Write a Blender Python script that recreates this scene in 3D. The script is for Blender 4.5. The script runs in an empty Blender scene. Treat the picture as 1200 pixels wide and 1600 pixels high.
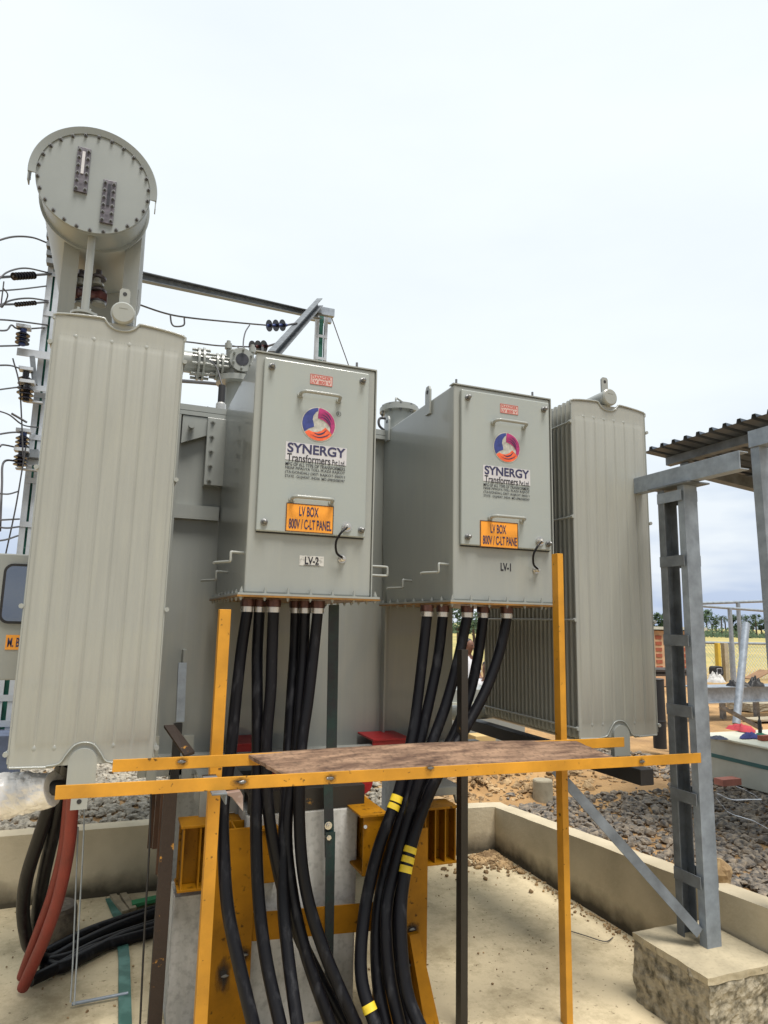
import bpy, math, random
from mathutils import Vector, Matrix, noise as mnoise
random.seed(7)
sc = bpy.context.scene
col = sc.collection
# ------------------------------------------------------------------ camera
EYE = Vector((0, 0, 1.8))
FPX = 1045.0
ya = Vector((-415, -162, -FPX)).normalized()
xa = Vector((2720, -230, -FPX)); xa = (xa - xa.dot(ya) * ya).normalized()
za = xa.cross(ya)
ROT = Matrix((xa, ya, za))                      # camera axes -> world
cam_d = bpy.data.cameras.new('camera'); cam = bpy.data.objects.new('camera', cam_d); col.objects.link(cam)
cam_d.sensor_fit = 'VERTICAL'; cam_d.sensor_height = 36; cam_d.sensor_width = 27
cam_d.lens = FPX / 1600 * 36; cam_d.clip_start = 0.05; cam_d.clip_end = 6000
cam.matrix_world = Matrix.Translation(EYE) @ ROT.to_4x4()
sc.camera = cam
sc.render.resolution_x = 768; sc.render.resolution_y = 1024
# ------------------------------------------------------------------ sky and sun
SUN_EL, SUN_AZ = math.radians(69), math.radians(166)     # azimuth clockwise from +Y
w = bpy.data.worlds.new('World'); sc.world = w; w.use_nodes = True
nt = w.node_tree; N = nt.nodes; Lk = nt.links
for n in list(N): N.remove(n)
out = N.new('ShaderNodeOutputWorld')
sky = N.new('ShaderNodeTexSky'); sky.sky_type = 'NISHITA'; sky.sun_disc = False
sky.sun_elevation = SUN_EL; sky.sun_rotation = SUN_AZ; sky.dust_density = 4; sky.air_density = 1.0
b1 = N.new('ShaderNodeBackground'); b1.inputs[1].default_value = 0.1
Lk.new(sky.outputs[0], b1.inputs[0])
tc = N.new('ShaderNodeTexCoord'); mp = N.new('ShaderNodeMapping'); mp.inputs['Scale'].default_value = (1, 1, 3.2)
nz = N.new('ShaderNodeTexNoise'); nz.inputs['Scale'].default_value = 1.7; nz.inputs['Detail'].default_value = 5; nz.inputs['Roughness'].default_value = .48
Lk.new(tc.outputs['Generated'], mp.inputs[0]); Lk.new(mp.outputs[0], nz.inputs[0])
cr = N.new('ShaderNodeValToRGB'); e = cr.color_ramp.elements
e[0].position = .30; e[0].color = (.88, .955, 1.0, 1); e[1].position = .62; e[1].color = (.96, 1.03, 1.07, 1)
Lk.new(nz.outputs[0], cr.inputs[0])
sep = N.new('ShaderNodeSeparateXYZ'); Lk.new(tc.outputs['Generated'], sep.inputs[0])
mr = N.new('ShaderNodeMapRange'); mr.inputs[1].default_value = 0.0; mr.inputs[2].default_value = .32; mr.inputs[3].default_value = .74; mr.inputs[4].default_value = 1.0
Lk.new(sep.outputs[2], mr.inputs[0])
mxc = N.new('ShaderNodeMix'); mxc.data_type = 'RGBA'; mxc.blend_type = 'MIX'
Lk.new(mr.outputs[0], mxc.inputs[0])
low = N.new('ShaderNodeValToRGB'); le = low.color_ramp.elements
le[0].position = .45; le[0].color = (.47, .58, .80, 1); le[1].position = .60; le[1].color = (.84, .90, .97, 1)
nz2 = N.new('ShaderNodeTexNoise'); nz2.inputs['Scale'].default_value = 3.2; nz2.inputs['Detail'].default_value = 4
mp2 = N.new('ShaderNodeMapping'); mp2.inputs['Scale'].default_value = (1, 1, 4); Lk.new(tc.outputs['Generated'], mp2.inputs[0]); Lk.new(mp2.outputs[0], nz2.inputs[0])
Lk.new(nz2.outputs[0], low.inputs[0])
Lk.new(low.outputs[0], mxc.inputs[6]); Lk.new(cr.outputs[0], mxc.inputs[7])
mr.inputs[3].default_value = 0.0; mr.inputs[1].default_value = -.02
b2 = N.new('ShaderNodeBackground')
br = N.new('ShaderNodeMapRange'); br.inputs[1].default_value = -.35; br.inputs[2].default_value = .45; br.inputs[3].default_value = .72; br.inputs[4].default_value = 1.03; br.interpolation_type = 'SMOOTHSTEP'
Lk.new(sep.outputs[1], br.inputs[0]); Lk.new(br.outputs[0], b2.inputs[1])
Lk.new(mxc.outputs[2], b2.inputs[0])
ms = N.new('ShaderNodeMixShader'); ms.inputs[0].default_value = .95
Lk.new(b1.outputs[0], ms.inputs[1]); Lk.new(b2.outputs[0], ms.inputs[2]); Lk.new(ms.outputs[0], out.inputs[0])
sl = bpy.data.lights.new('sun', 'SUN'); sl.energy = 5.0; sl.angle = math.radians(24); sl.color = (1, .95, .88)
so = bpy.data.objects.new('sun', sl); col.objects.link(so)
sd = Vector((math.sin(SUN_AZ) * math.cos(SUN_EL), math.cos(SUN_AZ) * math.cos(SUN_EL), math.sin(SUN_EL)))
so.rotation_euler = sd.to_track_quat('Z', 'Y').to_euler(); so.location = (0, -2, 12)
sc.view_settings.view_transform = 'Standard'; sc.view_settings.look = 'None'; sc.view_settings.exposure = 0; sc.view_settings.gamma = 1
sc.render.engine = 'CYCLES'; sc.cycles.max_bounces = 6

# ------------------------------------------------------------------ measuring helpers (photo sightline met with a world plane)
def ray(px, py): return ROT @ Vector((px - 600, 800 - py, -FPX))
def aY(px, py, y): d = ray(px, py); return EYE + d * (y / d.y)
def aX(px, py, x): d = ray(px, py); return EYE + d * (x / d.x)
def aZ(px, py, z): d = ray(px, py); return EYE + d * ((z - EYE.z) / d.z)
V = Vector
# ------------------------------------------------------------------ mesh builder
class MB:
    def __init__(s): s.v = []; s.f = []; s.sm = []
    def add(s, vs, fs, smooth=False):
        o = len(s.v); s.v += [tuple(v) for v in vs]
        for f in fs: s.f.append(tuple(i + o for i in f)); s.sm.append(smooth)
        return s
    def box(s, x0, x1, y0, y1, z0, z1):
        return s.add([(x0,y0,z0),(x1,y0,z0),(x1,y1,z0),(x0,y1,z0),(x0,y0,z1),(x1,y0,z1),(x1,y1,z1),(x0,y1,z1)],
                     [(0,3,2,1),(4,5,6,7),(0,1,5,4),(1,2,6,5),(2,3,7,6),(3,0,4,7)])
    def prism(s, pts, ext):
        pts = [V(p) for p in pts]; ext = V(ext); n = len(pts)
        nrm = V((0,0,0))
        for i in range(n): nrm += (pts[i]).cross(pts[(i+1) % n])
        if nrm.dot(ext) > 0: pts = pts[::-1]
        vs = pts + [p + ext for p in pts]
        fs = [tuple(range(n)), tuple(range(2*n-1, n-1, -1))]
        fs += [((i+1) % n, i, n+i, n+(i+1) % n) for i in range(n)]
        return s.add(vs, fs)
    def sweep(s, p0, p1, prof, u, v):
        u = V(u); v = V(v); p0 = V(p0); p1 = V(p1)
        return s.prism([p0 + u*a + v*b for a, b in prof], p1 - p0)
    def cyl(s, p0, p1, r0, r1=None, n=20, caps=True):
        r1 = r0 if r1 is None else r1
        p0 = V(p0); p1 = V(p1); d = (p1-p0).normalized()
        a = d.orthogonal().normalized(); b = d.cross(a)
        vs = []
        for p, r in ((p0, r0), (p1, r1)):
            for i in range(n):
                t = 2*math.pi*i/n; vs.append(p + (a*math.cos(t) + b*math.sin(t))*r)
        s.add(vs, [(i, (i+1) % n, n+(i+1) % n, n+i) for i in range(n)], True)
        if caps:
            s.add(vs[:n], [tuple(range(n-1, -1, -1))]); s.add(vs[n:], [tuple(range(n))])
        return s
    def stack(s, p0, d, prof, n=20):
        """lathe: prof = [(distance along d, radius)]"""
        p0 = V(p0); d = V(d).normalized()
        for (a, ra), (b, rb) in zip(prof[:-1], prof[1:]):
            if abs(a-b) < 1e-6: 
                A = d.orthogonal().normalized(); B = d.cross(A); vs = []
                for r in (ra, rb):
                    for i in range(n):
                        t = 2*math.pi*i/n; vs.append(p0 + d*a + (A*math.cos(t)+B*math.sin(t))*max(r, 1e-4))
                s.add(vs, [(i, (i+1) % n, n+(i+1) % n, n+i) for i in range(n)])
            else: s.cyl(p0+d*a, p0+d*b, max(ra,1e-4), max(rb,1e-4), n, False)
        s.cyl(p0+d*prof[0][0], p0+d*(prof[0][0]+1e-4), prof[0][1], None, n)
        s.cyl(p0+d*(prof[-1][0]-1e-4), p0+d*prof[-1][0], prof[-1][1], None, n)
        return s
    def tube(s, pts, r, n=10, sub=8, closed=False):
        P = crom([V(p) for p in pts], sub) if sub else [V(p) for p in pts]
        m = len(P); T = [(P[min(i+1, m-1)] - P[max(i-1, 0)]).normalized() for i in range(m)]
        a = T[0].orthogonal().normalized(); vs = []
        for i in range(m):
            a = (a - a.dot(T[i])*T[i]).normalized(); b = T[i].cross(a)
            rr = r(i/(m-1)) if callable(r) else r
            for k in range(n):
                t = 2*math.pi*k/n; vs.append(P[i] + (a*math.cos(t)+b*math.sin(t))*rr)
        fs = [(i*n+k, i*n+(k+1) % n, (i+1)*n+(k+1) % n, (i+1)*n+k) for i in range(m-1) for k in range(n)]
        s.add(vs, fs, True); s.add(vs[:n], [tuple(range(n-1,-1,-1))]); s.add(vs[-n:], [tuple(range(n))])
        return s
    def hexbolt(s, p, d, r=.008, h=.008):
        p = V(p); d = V(d).normalized()
        s.cyl(p, p+d*.002, r*1.5, None, 10); s.cyl(p+d*.002, p+d*(.002+h), r, None, 6); s.cyl(p+d*(.002+h), p+d*(.002+h*1.7), r*.5, None, 6)
        return s
def crom(P, sub):
    if len(P) < 3: 
        return [P[0].lerp(P[1], i/sub) for i in range(sub+1)]
    Q = [2*P[0]-P[1]] + P + [2*P[-1]-P[-2]]; R = []
    for i in range(1, len(Q)-2):
        p0, p1, p2, p3 = Q[i-1:i+3]
        for k in range(sub):
            t = k/sub
            R.append(.5*((2*p1) + (p2-p0)*t + (2*p0-5*p1+4*p2-p3)*t*t + (3*p1-p0-3*p2+p3)*t**3))
    R.append(P[-1]); return R
ORG = {}
def thing(name, label, cat, loc, group=None, kind=None):
    o = bpy.data.objects.new(name, None); col.objects.link(o); o.location = loc; o.empty_display_size = .1
    ORG[o] = V(loc); o['label'] = label; o['category'] = cat
    if group: o['group'] = group
    return o
def obj(name, mb, mat, parent=None, label=None, cat=None, group=None, kind=None, bevel=0, org=None):
    me = bpy.data.meshes.new(name)
    vs = [V(v) for v in mb.v]
    if org is None:
        xs = [v.x for v in vs]; ys = [v.y for v in vs]; zs = [v.z for v in vs]
        org = V(((min(xs)+max(xs))/2, (min(ys)+max(ys))/2, min(zs)))
    me.from_pydata([v-org for v in vs], [], mb.f)
    me.polygons.foreach_set('use_smooth', mb.sm)
    me.materials.append(mat); me.update()
    o = bpy.data.objects.new(name, me); col.objects.link(o); ORG[o] = org
    if parent: o.parent = parent; o.location = org - ORG[parent]
    else: o.location = org
    if label: o['label'] = label
    if cat: o['category'] = cat
    if group: o['group'] = group
    if kind: o['kind'] = kind
    if bevel:
        m = o.modifiers.new('bevel', 'BEVEL'); m.width = bevel; m.segments = 2; m.limit_method = 'ANGLE'; m.angle_limit = math.radians(40)
    return o
def dup(o, loc, parent=None):
    c = o.copy(); col.objects.link(c); p = parent or o.parent
    c.parent = p; c.location = V(loc) - (ORG[p] if p else V((0,0,0))); ORG[c] = V(loc)
    return c
def each(name, mbs, m, parent, **k):
    return [obj(name, b, m, parent, **k) for b in mbs]
def bolts(name, pts, d, r, h, m, parent):
    first = None
    for p in pts:
        p = V(p)
        if first is None: first = obj(name, MB().hexbolt(p, d, r, h), m, parent); off = ORG[first]-p
        else: dup(first, p+off, parent)
# ------------------------------------------------------------------ materials
def nodes(name):
    m = bpy.data.materials.new(name); m.use_nodes = True
    t = m.node_tree; return m, t, t.nodes['Principled BSDF']
def mat(name, c, rough=.5, metal=0, var=.06, scale=6, bump=.0, bscale=60, c2=None, spot=0, stretch=(1,1,1), c2pos=(.45,.6), spec=.5, coat=0, streak=0, spr=(.32,.5)):
    m, t, p = nodes(name); nn = t.nodes.new; lk = t.links.new
    p.inputs['Roughness'].default_value = rough; p.inputs['Metallic'].default_value = metal
    p.inputs['Specular IOR Level'].default_value = spec; p.inputs['Coat Weight'].default_value = coat
    tcn = nn('ShaderNodeTexCoord'); mpn = nn('ShaderNodeMapping'); mpn.inputs['Scale'].default_value = stretch
    lk(tcn.outputs['Object'], mpn.inputs[0])
    n1 = nn('ShaderNodeTexNoise'); n1.inputs['Scale'].default_value = scale; n1.inputs['Detail'].default_value = 6; n1.inputs['Roughness'].default_value = .6
    lk(mpn.outputs[0], n1.inputs[0])
    r = nn('ShaderNodeValToRGB'); e = r.color_ramp.elements
    c = V(c)
    if c2 is None:
        e[0].position = .3; e[0].color = (*(c*(1-var*2)), 1); e[1].position = .7; e[1].color = (*(c*(1+var)), 1)
    else:
        e[0].position = c2pos[0]; e[0].color = (*c, 1); e[1].position = c2pos[1]; e[1].color = (*c2, 1)
    lk(n1.outputs[0], r.inputs[0]); last = r.outputs[0]
    if spot:
        n3 = nn('ShaderNodeTexNoise'); n3.inputs['Scale'].default_value = scale*9; n3.inputs['Detail'].default_value = 3
        lk(tcn.outputs['Object'], n3.inputs[0])
        r3 = nn('ShaderNodeValToRGB'); r3.color_ramp.elements[0].position = spr[0]; r3.color_ramp.elements[1].position = spr[1]
        r3.color_ramp.elements[0].color = (1-spot,)*3+(1,); r3.color_ramp.elements[1].color = (1,1,1,1)
        lk(n3.outputs[0], r3.inputs[0])
        mx = nn('ShaderNodeMix'); mx.data_type = 'RGBA'; mx.blend_type = 'MULTIPLY'; mx.inputs[0].default_value = 1
        lk(last, mx.inputs[6]); lk(r3.outputs[0], mx.inputs[7]); last = mx.outputs[2]
    if streak:
        m5 = nn('ShaderNodeMapping'); m5.inputs['Scale'].default_value = (1,1,.05); lk(tcn.outputs['Object'], m5.inputs[0])
        n5 = nn('ShaderNodeTexNoise'); n5.inputs['Scale'].default_value = 38; n5.inputs['Detail'].default_value = 3; lk(m5.outputs[0], n5.inputs[0])
        n6 = nn('ShaderNodeTexNoise'); n6.inputs['Scale'].default_value = 2.6; n6.inputs['Detail'].default_value = 4; lk(tcn.outputs['Object'], n6.inputs[0])
        m6 = nn('ShaderNodeMath'); m6.operation = 'MULTIPLY'; lk(n5.outputs[0], m6.inputs[0]); lk(n6.outputs[0], m6.inputs[1])
        r5 = nn('ShaderNodeMapRange'); r5.inputs[1].default_value = .22; r5.inputs[2].default_value = .40; r5.inputs[3].default_value = 0; r5.inputs[4].default_value = streak; lk(m6.outputs[0], r5.inputs[0])
        x5 = nn('ShaderNodeMix'); x5.data_type = 'RGBA'; lk(r5.outputs[0], x5.inputs[0]); lk(last, x5.inputs[6]); x5.inputs[7].default_value = (.35,.355,.30,1); last = x5.outputs[2]
    lk(last, p.inputs['Base Color'])
    if bump:
        n2 = nn('ShaderNodeTexNoise'); n2.inputs['Scale'].default_value = bscale; n2.inputs['Detail'].default_value = 5
        lk(tcn.outputs['Object'], n2.inputs[0]); b = nn('ShaderNodeBump'); b.inputs['Strength'].default_value = bump; b.inputs['Distance'].default_value = .01
        lk(n2.outputs[0], b.inputs['Height']); lk(b.outputs[0], p.inputs['Normal'])
    # roughness variation
    rr = nn('ShaderNodeMapRange'); rr.inputs[3].default_value = max(rough-.08, .02); rr.inputs[4].default_value = min(rough+.1, 1)
    lk(n1.outputs[0], rr.inputs[0]); lk(rr.outputs[0], p.inputs['Roughness'])
    return m
PLATEB = mat('brassy_passivated_plate', (.30,.15,.035), .4, metal=.3, var=.25, scale=7)
BRONZ = mat('dark_brass', (.12,.06,.05), .35, metal=.6, var=.3, scale=30)
PAINT = mat('grey_green_paint', (.272,.287,.272), .34, var=.03, scale=2.2, bump=.03, bscale=9, spec=.5, coat=.3, streak=.22)
PAINTD = mat('grey_green_door_paint', (.305,.335,.325), .32, var=.02, scale=1.5, bump=.02, bscale=8, coat=.2, streak=.15)
RADP = mat('radiator_paint', (.29,.298,.275), .36, streak=.25, var=.035, scale=9, stretch=(3,3,.22), bump=.04, bscale=14, coat=.3)
CONS = mat('conservator_paint', (.235,.26,.26), .4, var=.03, scale=3)
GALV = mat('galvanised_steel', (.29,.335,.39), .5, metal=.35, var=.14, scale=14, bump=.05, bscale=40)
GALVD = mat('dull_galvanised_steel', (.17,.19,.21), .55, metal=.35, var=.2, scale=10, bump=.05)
POLE = mat('pole_steel', (.46,.50,.55), .5, metal=.2, var=.12, scale=5)
BRIGHT = mat('nickel_plate', (.62,.60,.56), .28, metal=.9, var=.1, scale=20)
STEEL = mat('plain_steel', (.22,.22,.22), .4, metal=.8, var=.2, scale=20)
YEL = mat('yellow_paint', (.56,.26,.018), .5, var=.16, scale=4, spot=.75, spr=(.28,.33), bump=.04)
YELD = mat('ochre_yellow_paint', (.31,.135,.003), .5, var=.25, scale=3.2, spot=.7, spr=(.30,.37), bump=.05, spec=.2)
FLAKE = mat('flaked_yellow_primer', (.03,.018,.012), .7, scale=11, c2=(.42,.2,.03), c2pos=(.61,.64), bump=.2)
RUSTBR = mat('brown_primer', (.09,.04,.02), .6, var=.3, scale=6, bump=.1)
BLACKST = mat('black_steel', (.02,.017,.014), .5, scale=14, c2=(.3,.15,.02), c2pos=(.66,.7), bump=.05)
DARKST = mat('dark_steel', (.012,.012,.013), .55, var=.2)
RUB = mat('cable_sheath', (.004,.004,.006), .42, scale=24, stretch=(1,1,.3), c2=(.034,.035,.04), c2pos=(.56,.8), spec=.25, bump=.06, bscale=50)
REDC = mat('red_sheath', (.20,.026,.018), .6, var=.15, scale=9, bump=.05)
TAPE = mat('yellow_tape', (.72,.53,.03), .5, var=.1, scale=30)
RED = mat('red_paint', (.36,.015,.018), .45, var=.12, scale=8)
CONC = mat('concrete', (.30,.26,.18), .9, c2=(.40,.355,.265), c2pos=(.35,.65), scale=3.2, spot=.12, bump=.3, bscale=35)
PLCON = mat('white_washed_concrete', (.38,.38,.36), .85, c2=(.58,.58,.56), c2pos=(.35,.7), scale=5, stretch=(2,2,.6), spot=.2, bump=.2, bscale=25)
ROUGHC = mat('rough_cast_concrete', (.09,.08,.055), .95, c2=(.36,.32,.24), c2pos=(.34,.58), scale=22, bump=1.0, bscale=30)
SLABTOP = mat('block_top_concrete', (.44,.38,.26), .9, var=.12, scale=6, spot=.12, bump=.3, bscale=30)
FOIL = mat('foil_wrap', (.74,.72,.70), .38, metal=.25, var=.14, scale=9, bump=1.0, bscale=24)
GREENP = mat('green_strip_paint', (.03,.11,.085), .5, c2=(.08,.2,.17), scale=8, bump=.1)
DKGREEN = mat('earth_strip_paint', (.008,.03,.028), .45, c2=(.012,.014,.02), c2pos=(.4,.6), scale=9, bump=.2)
POLEGR = mat('green_marking', (.015,.14,.10), .6, var=.2, scale=8)
ORANGE = mat('orange_sticker', (.80,.32,.03), .5, var=.05, scale=9)
NAVY = mat('navy_ink', (.03,.03,.09), .5, var=.1)
INK = mat('black_ink', (.012,.012,.02), .5, var=.1)
INKRED = mat('red_ink', (.5,.09,.07), .5, var=.1)
STKR = mat('white_sticker', (.5,.5,.53), .5, var=.06, scale=20)
PINKST = mat('pale_red_sticker', (.55,.40,.37), .5, var=.06, scale=20)
BLUE = mat('emblem_blue', (.04,.06,.26), .5, var=.2, scale=30)
MAG = mat('emblem_magenta', (.42,.03,.17), .5, var=.2, scale=30)
ORA = mat('emblem_orange', (.85,.14,.05), .5, var=.2, scale=30)
EMBG = mat('emblem_grey', (.48,.48,.44), .5, var=.2, scale=40)
GASKET = mat('black_gasket', (.015,.015,.017), .6)
GLASS = mat('gauge_glass', (.05,.05,.06), .1, var=.3, scale=20)
GAUGE = mat('gauge_plate', (.12,.11,.13), .4, var=.3, scale=30, metal=.3)
PORC = mat('dark_porcelain', (.012,.011,.016), .2, var=.2)
PORCR = mat('red_brown_porcelain', (.12,.045,.045), .3, var=.2)
BLUEI = mat('insulator_blue', (.03,.06,.22), .4)
WIRE = mat('wire', (.07,.07,.075), .5, metal=.3)
WOOD = mat('worn_plywood', (.085,.045,.028), .8, c2=(.30,.19,.12), c2pos=(.36,.66), scale=6, stretch=(1,5,1), spot=.35, bump=.35, bscale=30)
ROOFM = mat('roof_sheet', (.075,.095,.125), .5, metal=.3, var=.15, scale=4)
BRICK = mat('red_brick', (.32,.09,.05), .85, var=.2, scale=6)
MORT = mat('tan_mortar', (.5,.33,.2), .9, var=.15)
CONT = mat('pale_container_paint', (.46,.48,.42), .5, var=.08, scale=4)
TEAL = mat('teal_line', (.03,.12,.12), .5)
SACK = mat('white_sack', (.55,.54,.52), .8, var=.15, scale=9, bump=.5, bscale=12)
BOULD = mat('tan_rock', (.30,.20,.10), .9, c2=(.48,.35,.18), scale=6, bump=.6, bscale=14)
SKIN = mat('skin', (.17,.08,.05), .55, var=.08)
HAIR = mat('hair', (.02,.018,.017), .6, var=.2, scale=60)
SHIRT = mat('white_cloth', (.7,.71,.75), .8, var=.05)
TROUS = mat('dark_cloth', (.03,.03,.045), .85)
CLOTHR = mat('red_cloth', (.5,.05,.07), .8, var=.2, bump=.5, bscale=9)
CLOTHB = mat('blue_cloth', (.04,.05,.2), .8, var=.2, bump=.5, bscale=9)
CLOTHG = mat('green_cloth', (.03,.2,.12), .8, var=.2, bump=.5, bscale=9)
LEAF = mat('foliage', (.02,.05,.016), .7, c2=(.055,.10,.035), scale=.6, c2pos=(.35,.65))
LEAF2 = mat('palm_foliage', (.03,.055,.03), .7, c2=(.07,.10,.05), scale=1.6)
TRUNK = mat('bark', (.10,.08,.065), .9, var=.2)
STONE = mat('crushed_stone', (.065,.065,.066), .85, c2=(.36,.29,.21), c2pos=(.36,.72), scale=26, bump=.3, bscale=40)
STONEL = mat('pale_crushed_stone', (.14,.13,.11), .85, c2=(.50,.45,.36), c2pos=(.32,.68), scale=26, bump=.3, bscale=40)
DEBR = mat('sand_clods', (.20,.13,.065), .95, c2=(.46,.32,.17), scale=9, bump=.4)

# text fitted to a box in a plane Y = y  (x0..x1, z0..z1), facing -Y
def text(name, s, x0, x1, z0, z1, y, m, parent, bold=.0):
    cu = bpy.data.curves.new(name, 'FONT'); cu.body = s; cu.size = 1; cu.offset = bold; cu.extrude = 0.0
    to = bpy.data.objects.new('tmp', cu); col.objects.link(to)
    dg = bpy.context.evaluated_depsgraph_get(); dg.update()
    me = to.evaluated_get(dg).to_mesh()
    vs = [v.co.copy() for v in me.vertices]; fs = [tuple(p.vertices) for p in me.polygons]
    to.to_mesh_clear(); bpy.data.objects.remove(to); bpy.data.curves.remove(cu)
    ax = min(v.x for v in vs); bx = max(v.x for v in vs); ay = min(v.y for v in vs); by = max(v.y for v in vs)
    mb = MB(); mb.add([(x0+(v.x-ax)/(bx-ax)*(x1-x0), y, z0+(v.y-ay)/(by-ay)*(z1-z0)) for v in vs], fs)
    return mb if parent is None and name is None else obj(name, mb, m, parent)

# ================================================================== GROUND
PX1 = 2.962; PY1 = 5.0; WT = .14
def wall_top(x, y):            # kerb wall top height
    t = max(0., min(1., (5.05-y)/2.6)) if x > 2.9 else 0
    if x > 2.9: return .333 + .175*t
    return .333 + .09*max(0., min(1., (2.96-x)/2.6))
def fbm(x, y, s=1.): return mnoise.noise(V((x*s, y*s, 0))) + .5*mnoise.noise(V((x*s*2.1, y*s*2.1, 3)))
def gh(x, y):
    near = wall_top(min(x, 3.2) if x > 2.9 else x, y) if (x > 2.9 and y < 5.1) else wall_top(min(x, 2.9), 5)
    h = near - .035
    d = max(0, x-6, y-9, -x-6)
    h = h*max(0, 1-d/8) + .40*min(1, d/8)
    if d < 12:
        h += .025*fbm(x, y, 1.3) + (.075*fbm(x, y, 3.1) if (y > 5.4 and 2 < x < 6) else 0)
        h += .27*math.exp(-(((x-3.75)/.75)**2 + ((y-5.85)/.5)**2)) + .10*math.exp(-(((x-4.6)/.5)**2 + ((y-5.0)/.5)**2))
        h += .09*math.exp(-(((x-2.6)/.7)**2 + ((y-6.0)/.5)**2))
    h = min(h, near-.012) if (3.0 < x < 3.16 and y < 5.2) or (5.0 < y < 5.2 and x < 3.2) else h
    return h
def axis(lo, flo, fhi, hi, step):
    a = []; x = flo
    while x < fhi: a.append(x); x += step
    a.append(fhi); g = step
    while a[-1] < hi: g *= 1.35; a.append(min(a[-1]+g, hi))
    g = step; L = [flo]
    while L[-1] > lo: g *= 1.35; L.append(max(L[-1]-g, lo))
    return L[:0:-1] + a
xs = axis(-2500, -3.2, 8, 2500, .1); ys = axis(-60, -1., 9, 2500, .1)
xs = sorted(set([round(x, 4) for x in xs if abs(x-3.05) > .04] + [3.05])); ys = sorted(set([round(y, 4) for y in ys if abs(y-5.07) > .04] + [5.07]))
g = MB(); idx = {}
for j, y in enumerate(ys):
    for i, x in enumerate(xs): idx[i, j] = len(g.v); g.v.append((x, y, gh(x, y)))
for j in range(len(ys)-1):
    for i in range(len(xs)-1):
        if xs[i] >= -6 and xs[i+1] <= 3.0501 and ys[j] >= -8 and ys[j+1] <= 5.0701: continue
        g.f.append((idx[i,j], idx[i+1,j], idx[i+1,j+1], idx[i,j+1])); g.sm.append(True)
def ground_mat():
    m, t, p = nodes('soil_and_dry_field'); nn = t.nodes.new; lk = t.links.new
    p.inputs['Roughness'].default_value = .95
    tcn = nn('ShaderNodeTexCoord'); n1 = nn('ShaderNodeTexNoise'); n1.inputs['Scale'].default_value = 1.4; n1.inputs['Detail'].default_value = 8; n1.inputs['Roughness'].default_value = .65
    lk(tcn.outputs['Object'], n1.inputs[0])
    r = nn('ShaderNodeValToRGB'); r.color_ramp.elements[0].position = .35; r.color_ramp.elements[0].color = (.24,.14,.06,1); r.color_ramp.elements[1].position = .65; r.color_ramp.elements[1].color = (.46,.28,.12,1)
    lk(n1.outputs[0], r.inputs[0])
    n2 = nn('ShaderNodeTexNoise'); n2.inputs['Scale'].default_value = .12; n2.inputs['Detail'].default_value = 8; lk(tcn.outputs['Object'], n2.inputs[0])
    r2 = nn('ShaderNodeValToRGB'); r2.color_ramp.elements[0].position = .4; r2.color_ramp.elements[0].color = (.42,.34,.12,1); r2.color_ramp.elements[1].position = .6; r2.color_ramp.elements[1].color = (.30,.27,.10,1)
    lk(n2.outputs[0], r2.inputs[0])
    ln = nn('ShaderNodeVectorMath'); ln.operation = 'LENGTH'; lk(tcn.outputs['Object'], ln.inputs[0])
    mr = nn('ShaderNodeMapRange'); mr.inputs[1].default_value = 18; mr.inputs[2].default_value = 30; lk(ln.outputs['Value'], mr.inputs[0])
    mx = nn('ShaderNodeMix'); mx.data_type = 'RGBA'; lk(mr.outputs[0], mx.inputs[0]); lk(r.outputs[0], mx.inputs[6]); lk(r2.outputs[0], mx.inputs[7])
    lk(mx.outputs[2], p.inputs['Base Color'])
    n3 = nn('ShaderNodeTexNoise'); n3.inputs['Scale'].default_value = 22; n3.inputs['Detail'].default_value = 6; lk(tcn.outputs['Object'], n3.inputs[0])
    b = nn('ShaderNodeBump'); b.inputs['Strength'].default_value = .7; b.inputs['Distance'].default_value = .03; lk(n3.outputs[0], b.inputs['Height']); lk(b.outputs[0], p.inputs['Normal'])
    return m
obj('ground', g, ground_mat(), kind='structure', org=V((0,0,0)))
# slab of the pit
def slab_mat():
    m, t, p = nodes('dusty_concrete_slab'); nn = t.nodes.new; lk = t.links.new
    p.inputs['Roughness'].default_value = .92
    tcn = nn('ShaderNodeTexCoord')
    def nz(s, d=6, ro=.6):
        n = nn('ShaderNodeTexNoise'); n.inputs['Scale'].default_value = s; n.inputs['Detail'].default_value = d; n.inputs['Roughness'].default_value = ro
        lk(tcn.outputs['Object'], n.inputs[0]); return n
    def ramp(a, b, ca, cb, src):
        r = nn('ShaderNodeValToRGB'); r.color_ramp.elements[0].position = a; r.color_ramp.elements[1].position = b
        r.color_ramp.elements[0].color = (*ca, 1); r.color_ramp.elements[1].color = (*cb, 1); lk(src, r.inputs[0]); return r
    def mul(a, b):
        mx = nn('ShaderNodeMix'); mx.data_type = 'RGBA'; mx.blend_type = 'MULTIPLY'; mx.inputs[0].default_value = 1; lk(a, mx.inputs[6]); lk(b, mx.inputs[7]); return mx.outputs[2]
    a = ramp(.36, .64, (.54,.455,.30), (.66,.56,.37), nz(1.1).outputs[0])
    b = ramp(.36, .53, (.60,.585,.54), (1,1,1), nz(2.3, 12, .78).outputs[0])
    c = ramp(.30, .37, (.45,.42,.38), (1,1,1), nz(30, 3).outputs[0])
    lk(mul(mul(a.outputs[0], b.outputs[0]), c.outputs[0]), p.inputs['Base Color'])
    bb = nn('ShaderNodeBump'); bb.inputs['Strength'].default_value = .35; bb.inputs['Distance'].default_value = .01
    lk(nz(30, 8).outputs[0], bb.inputs['Height']); lk(bb.outputs[0], p.inputs['Normal'])
    return m
fl = MB(); nxf, nyf = 40, 40
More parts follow.
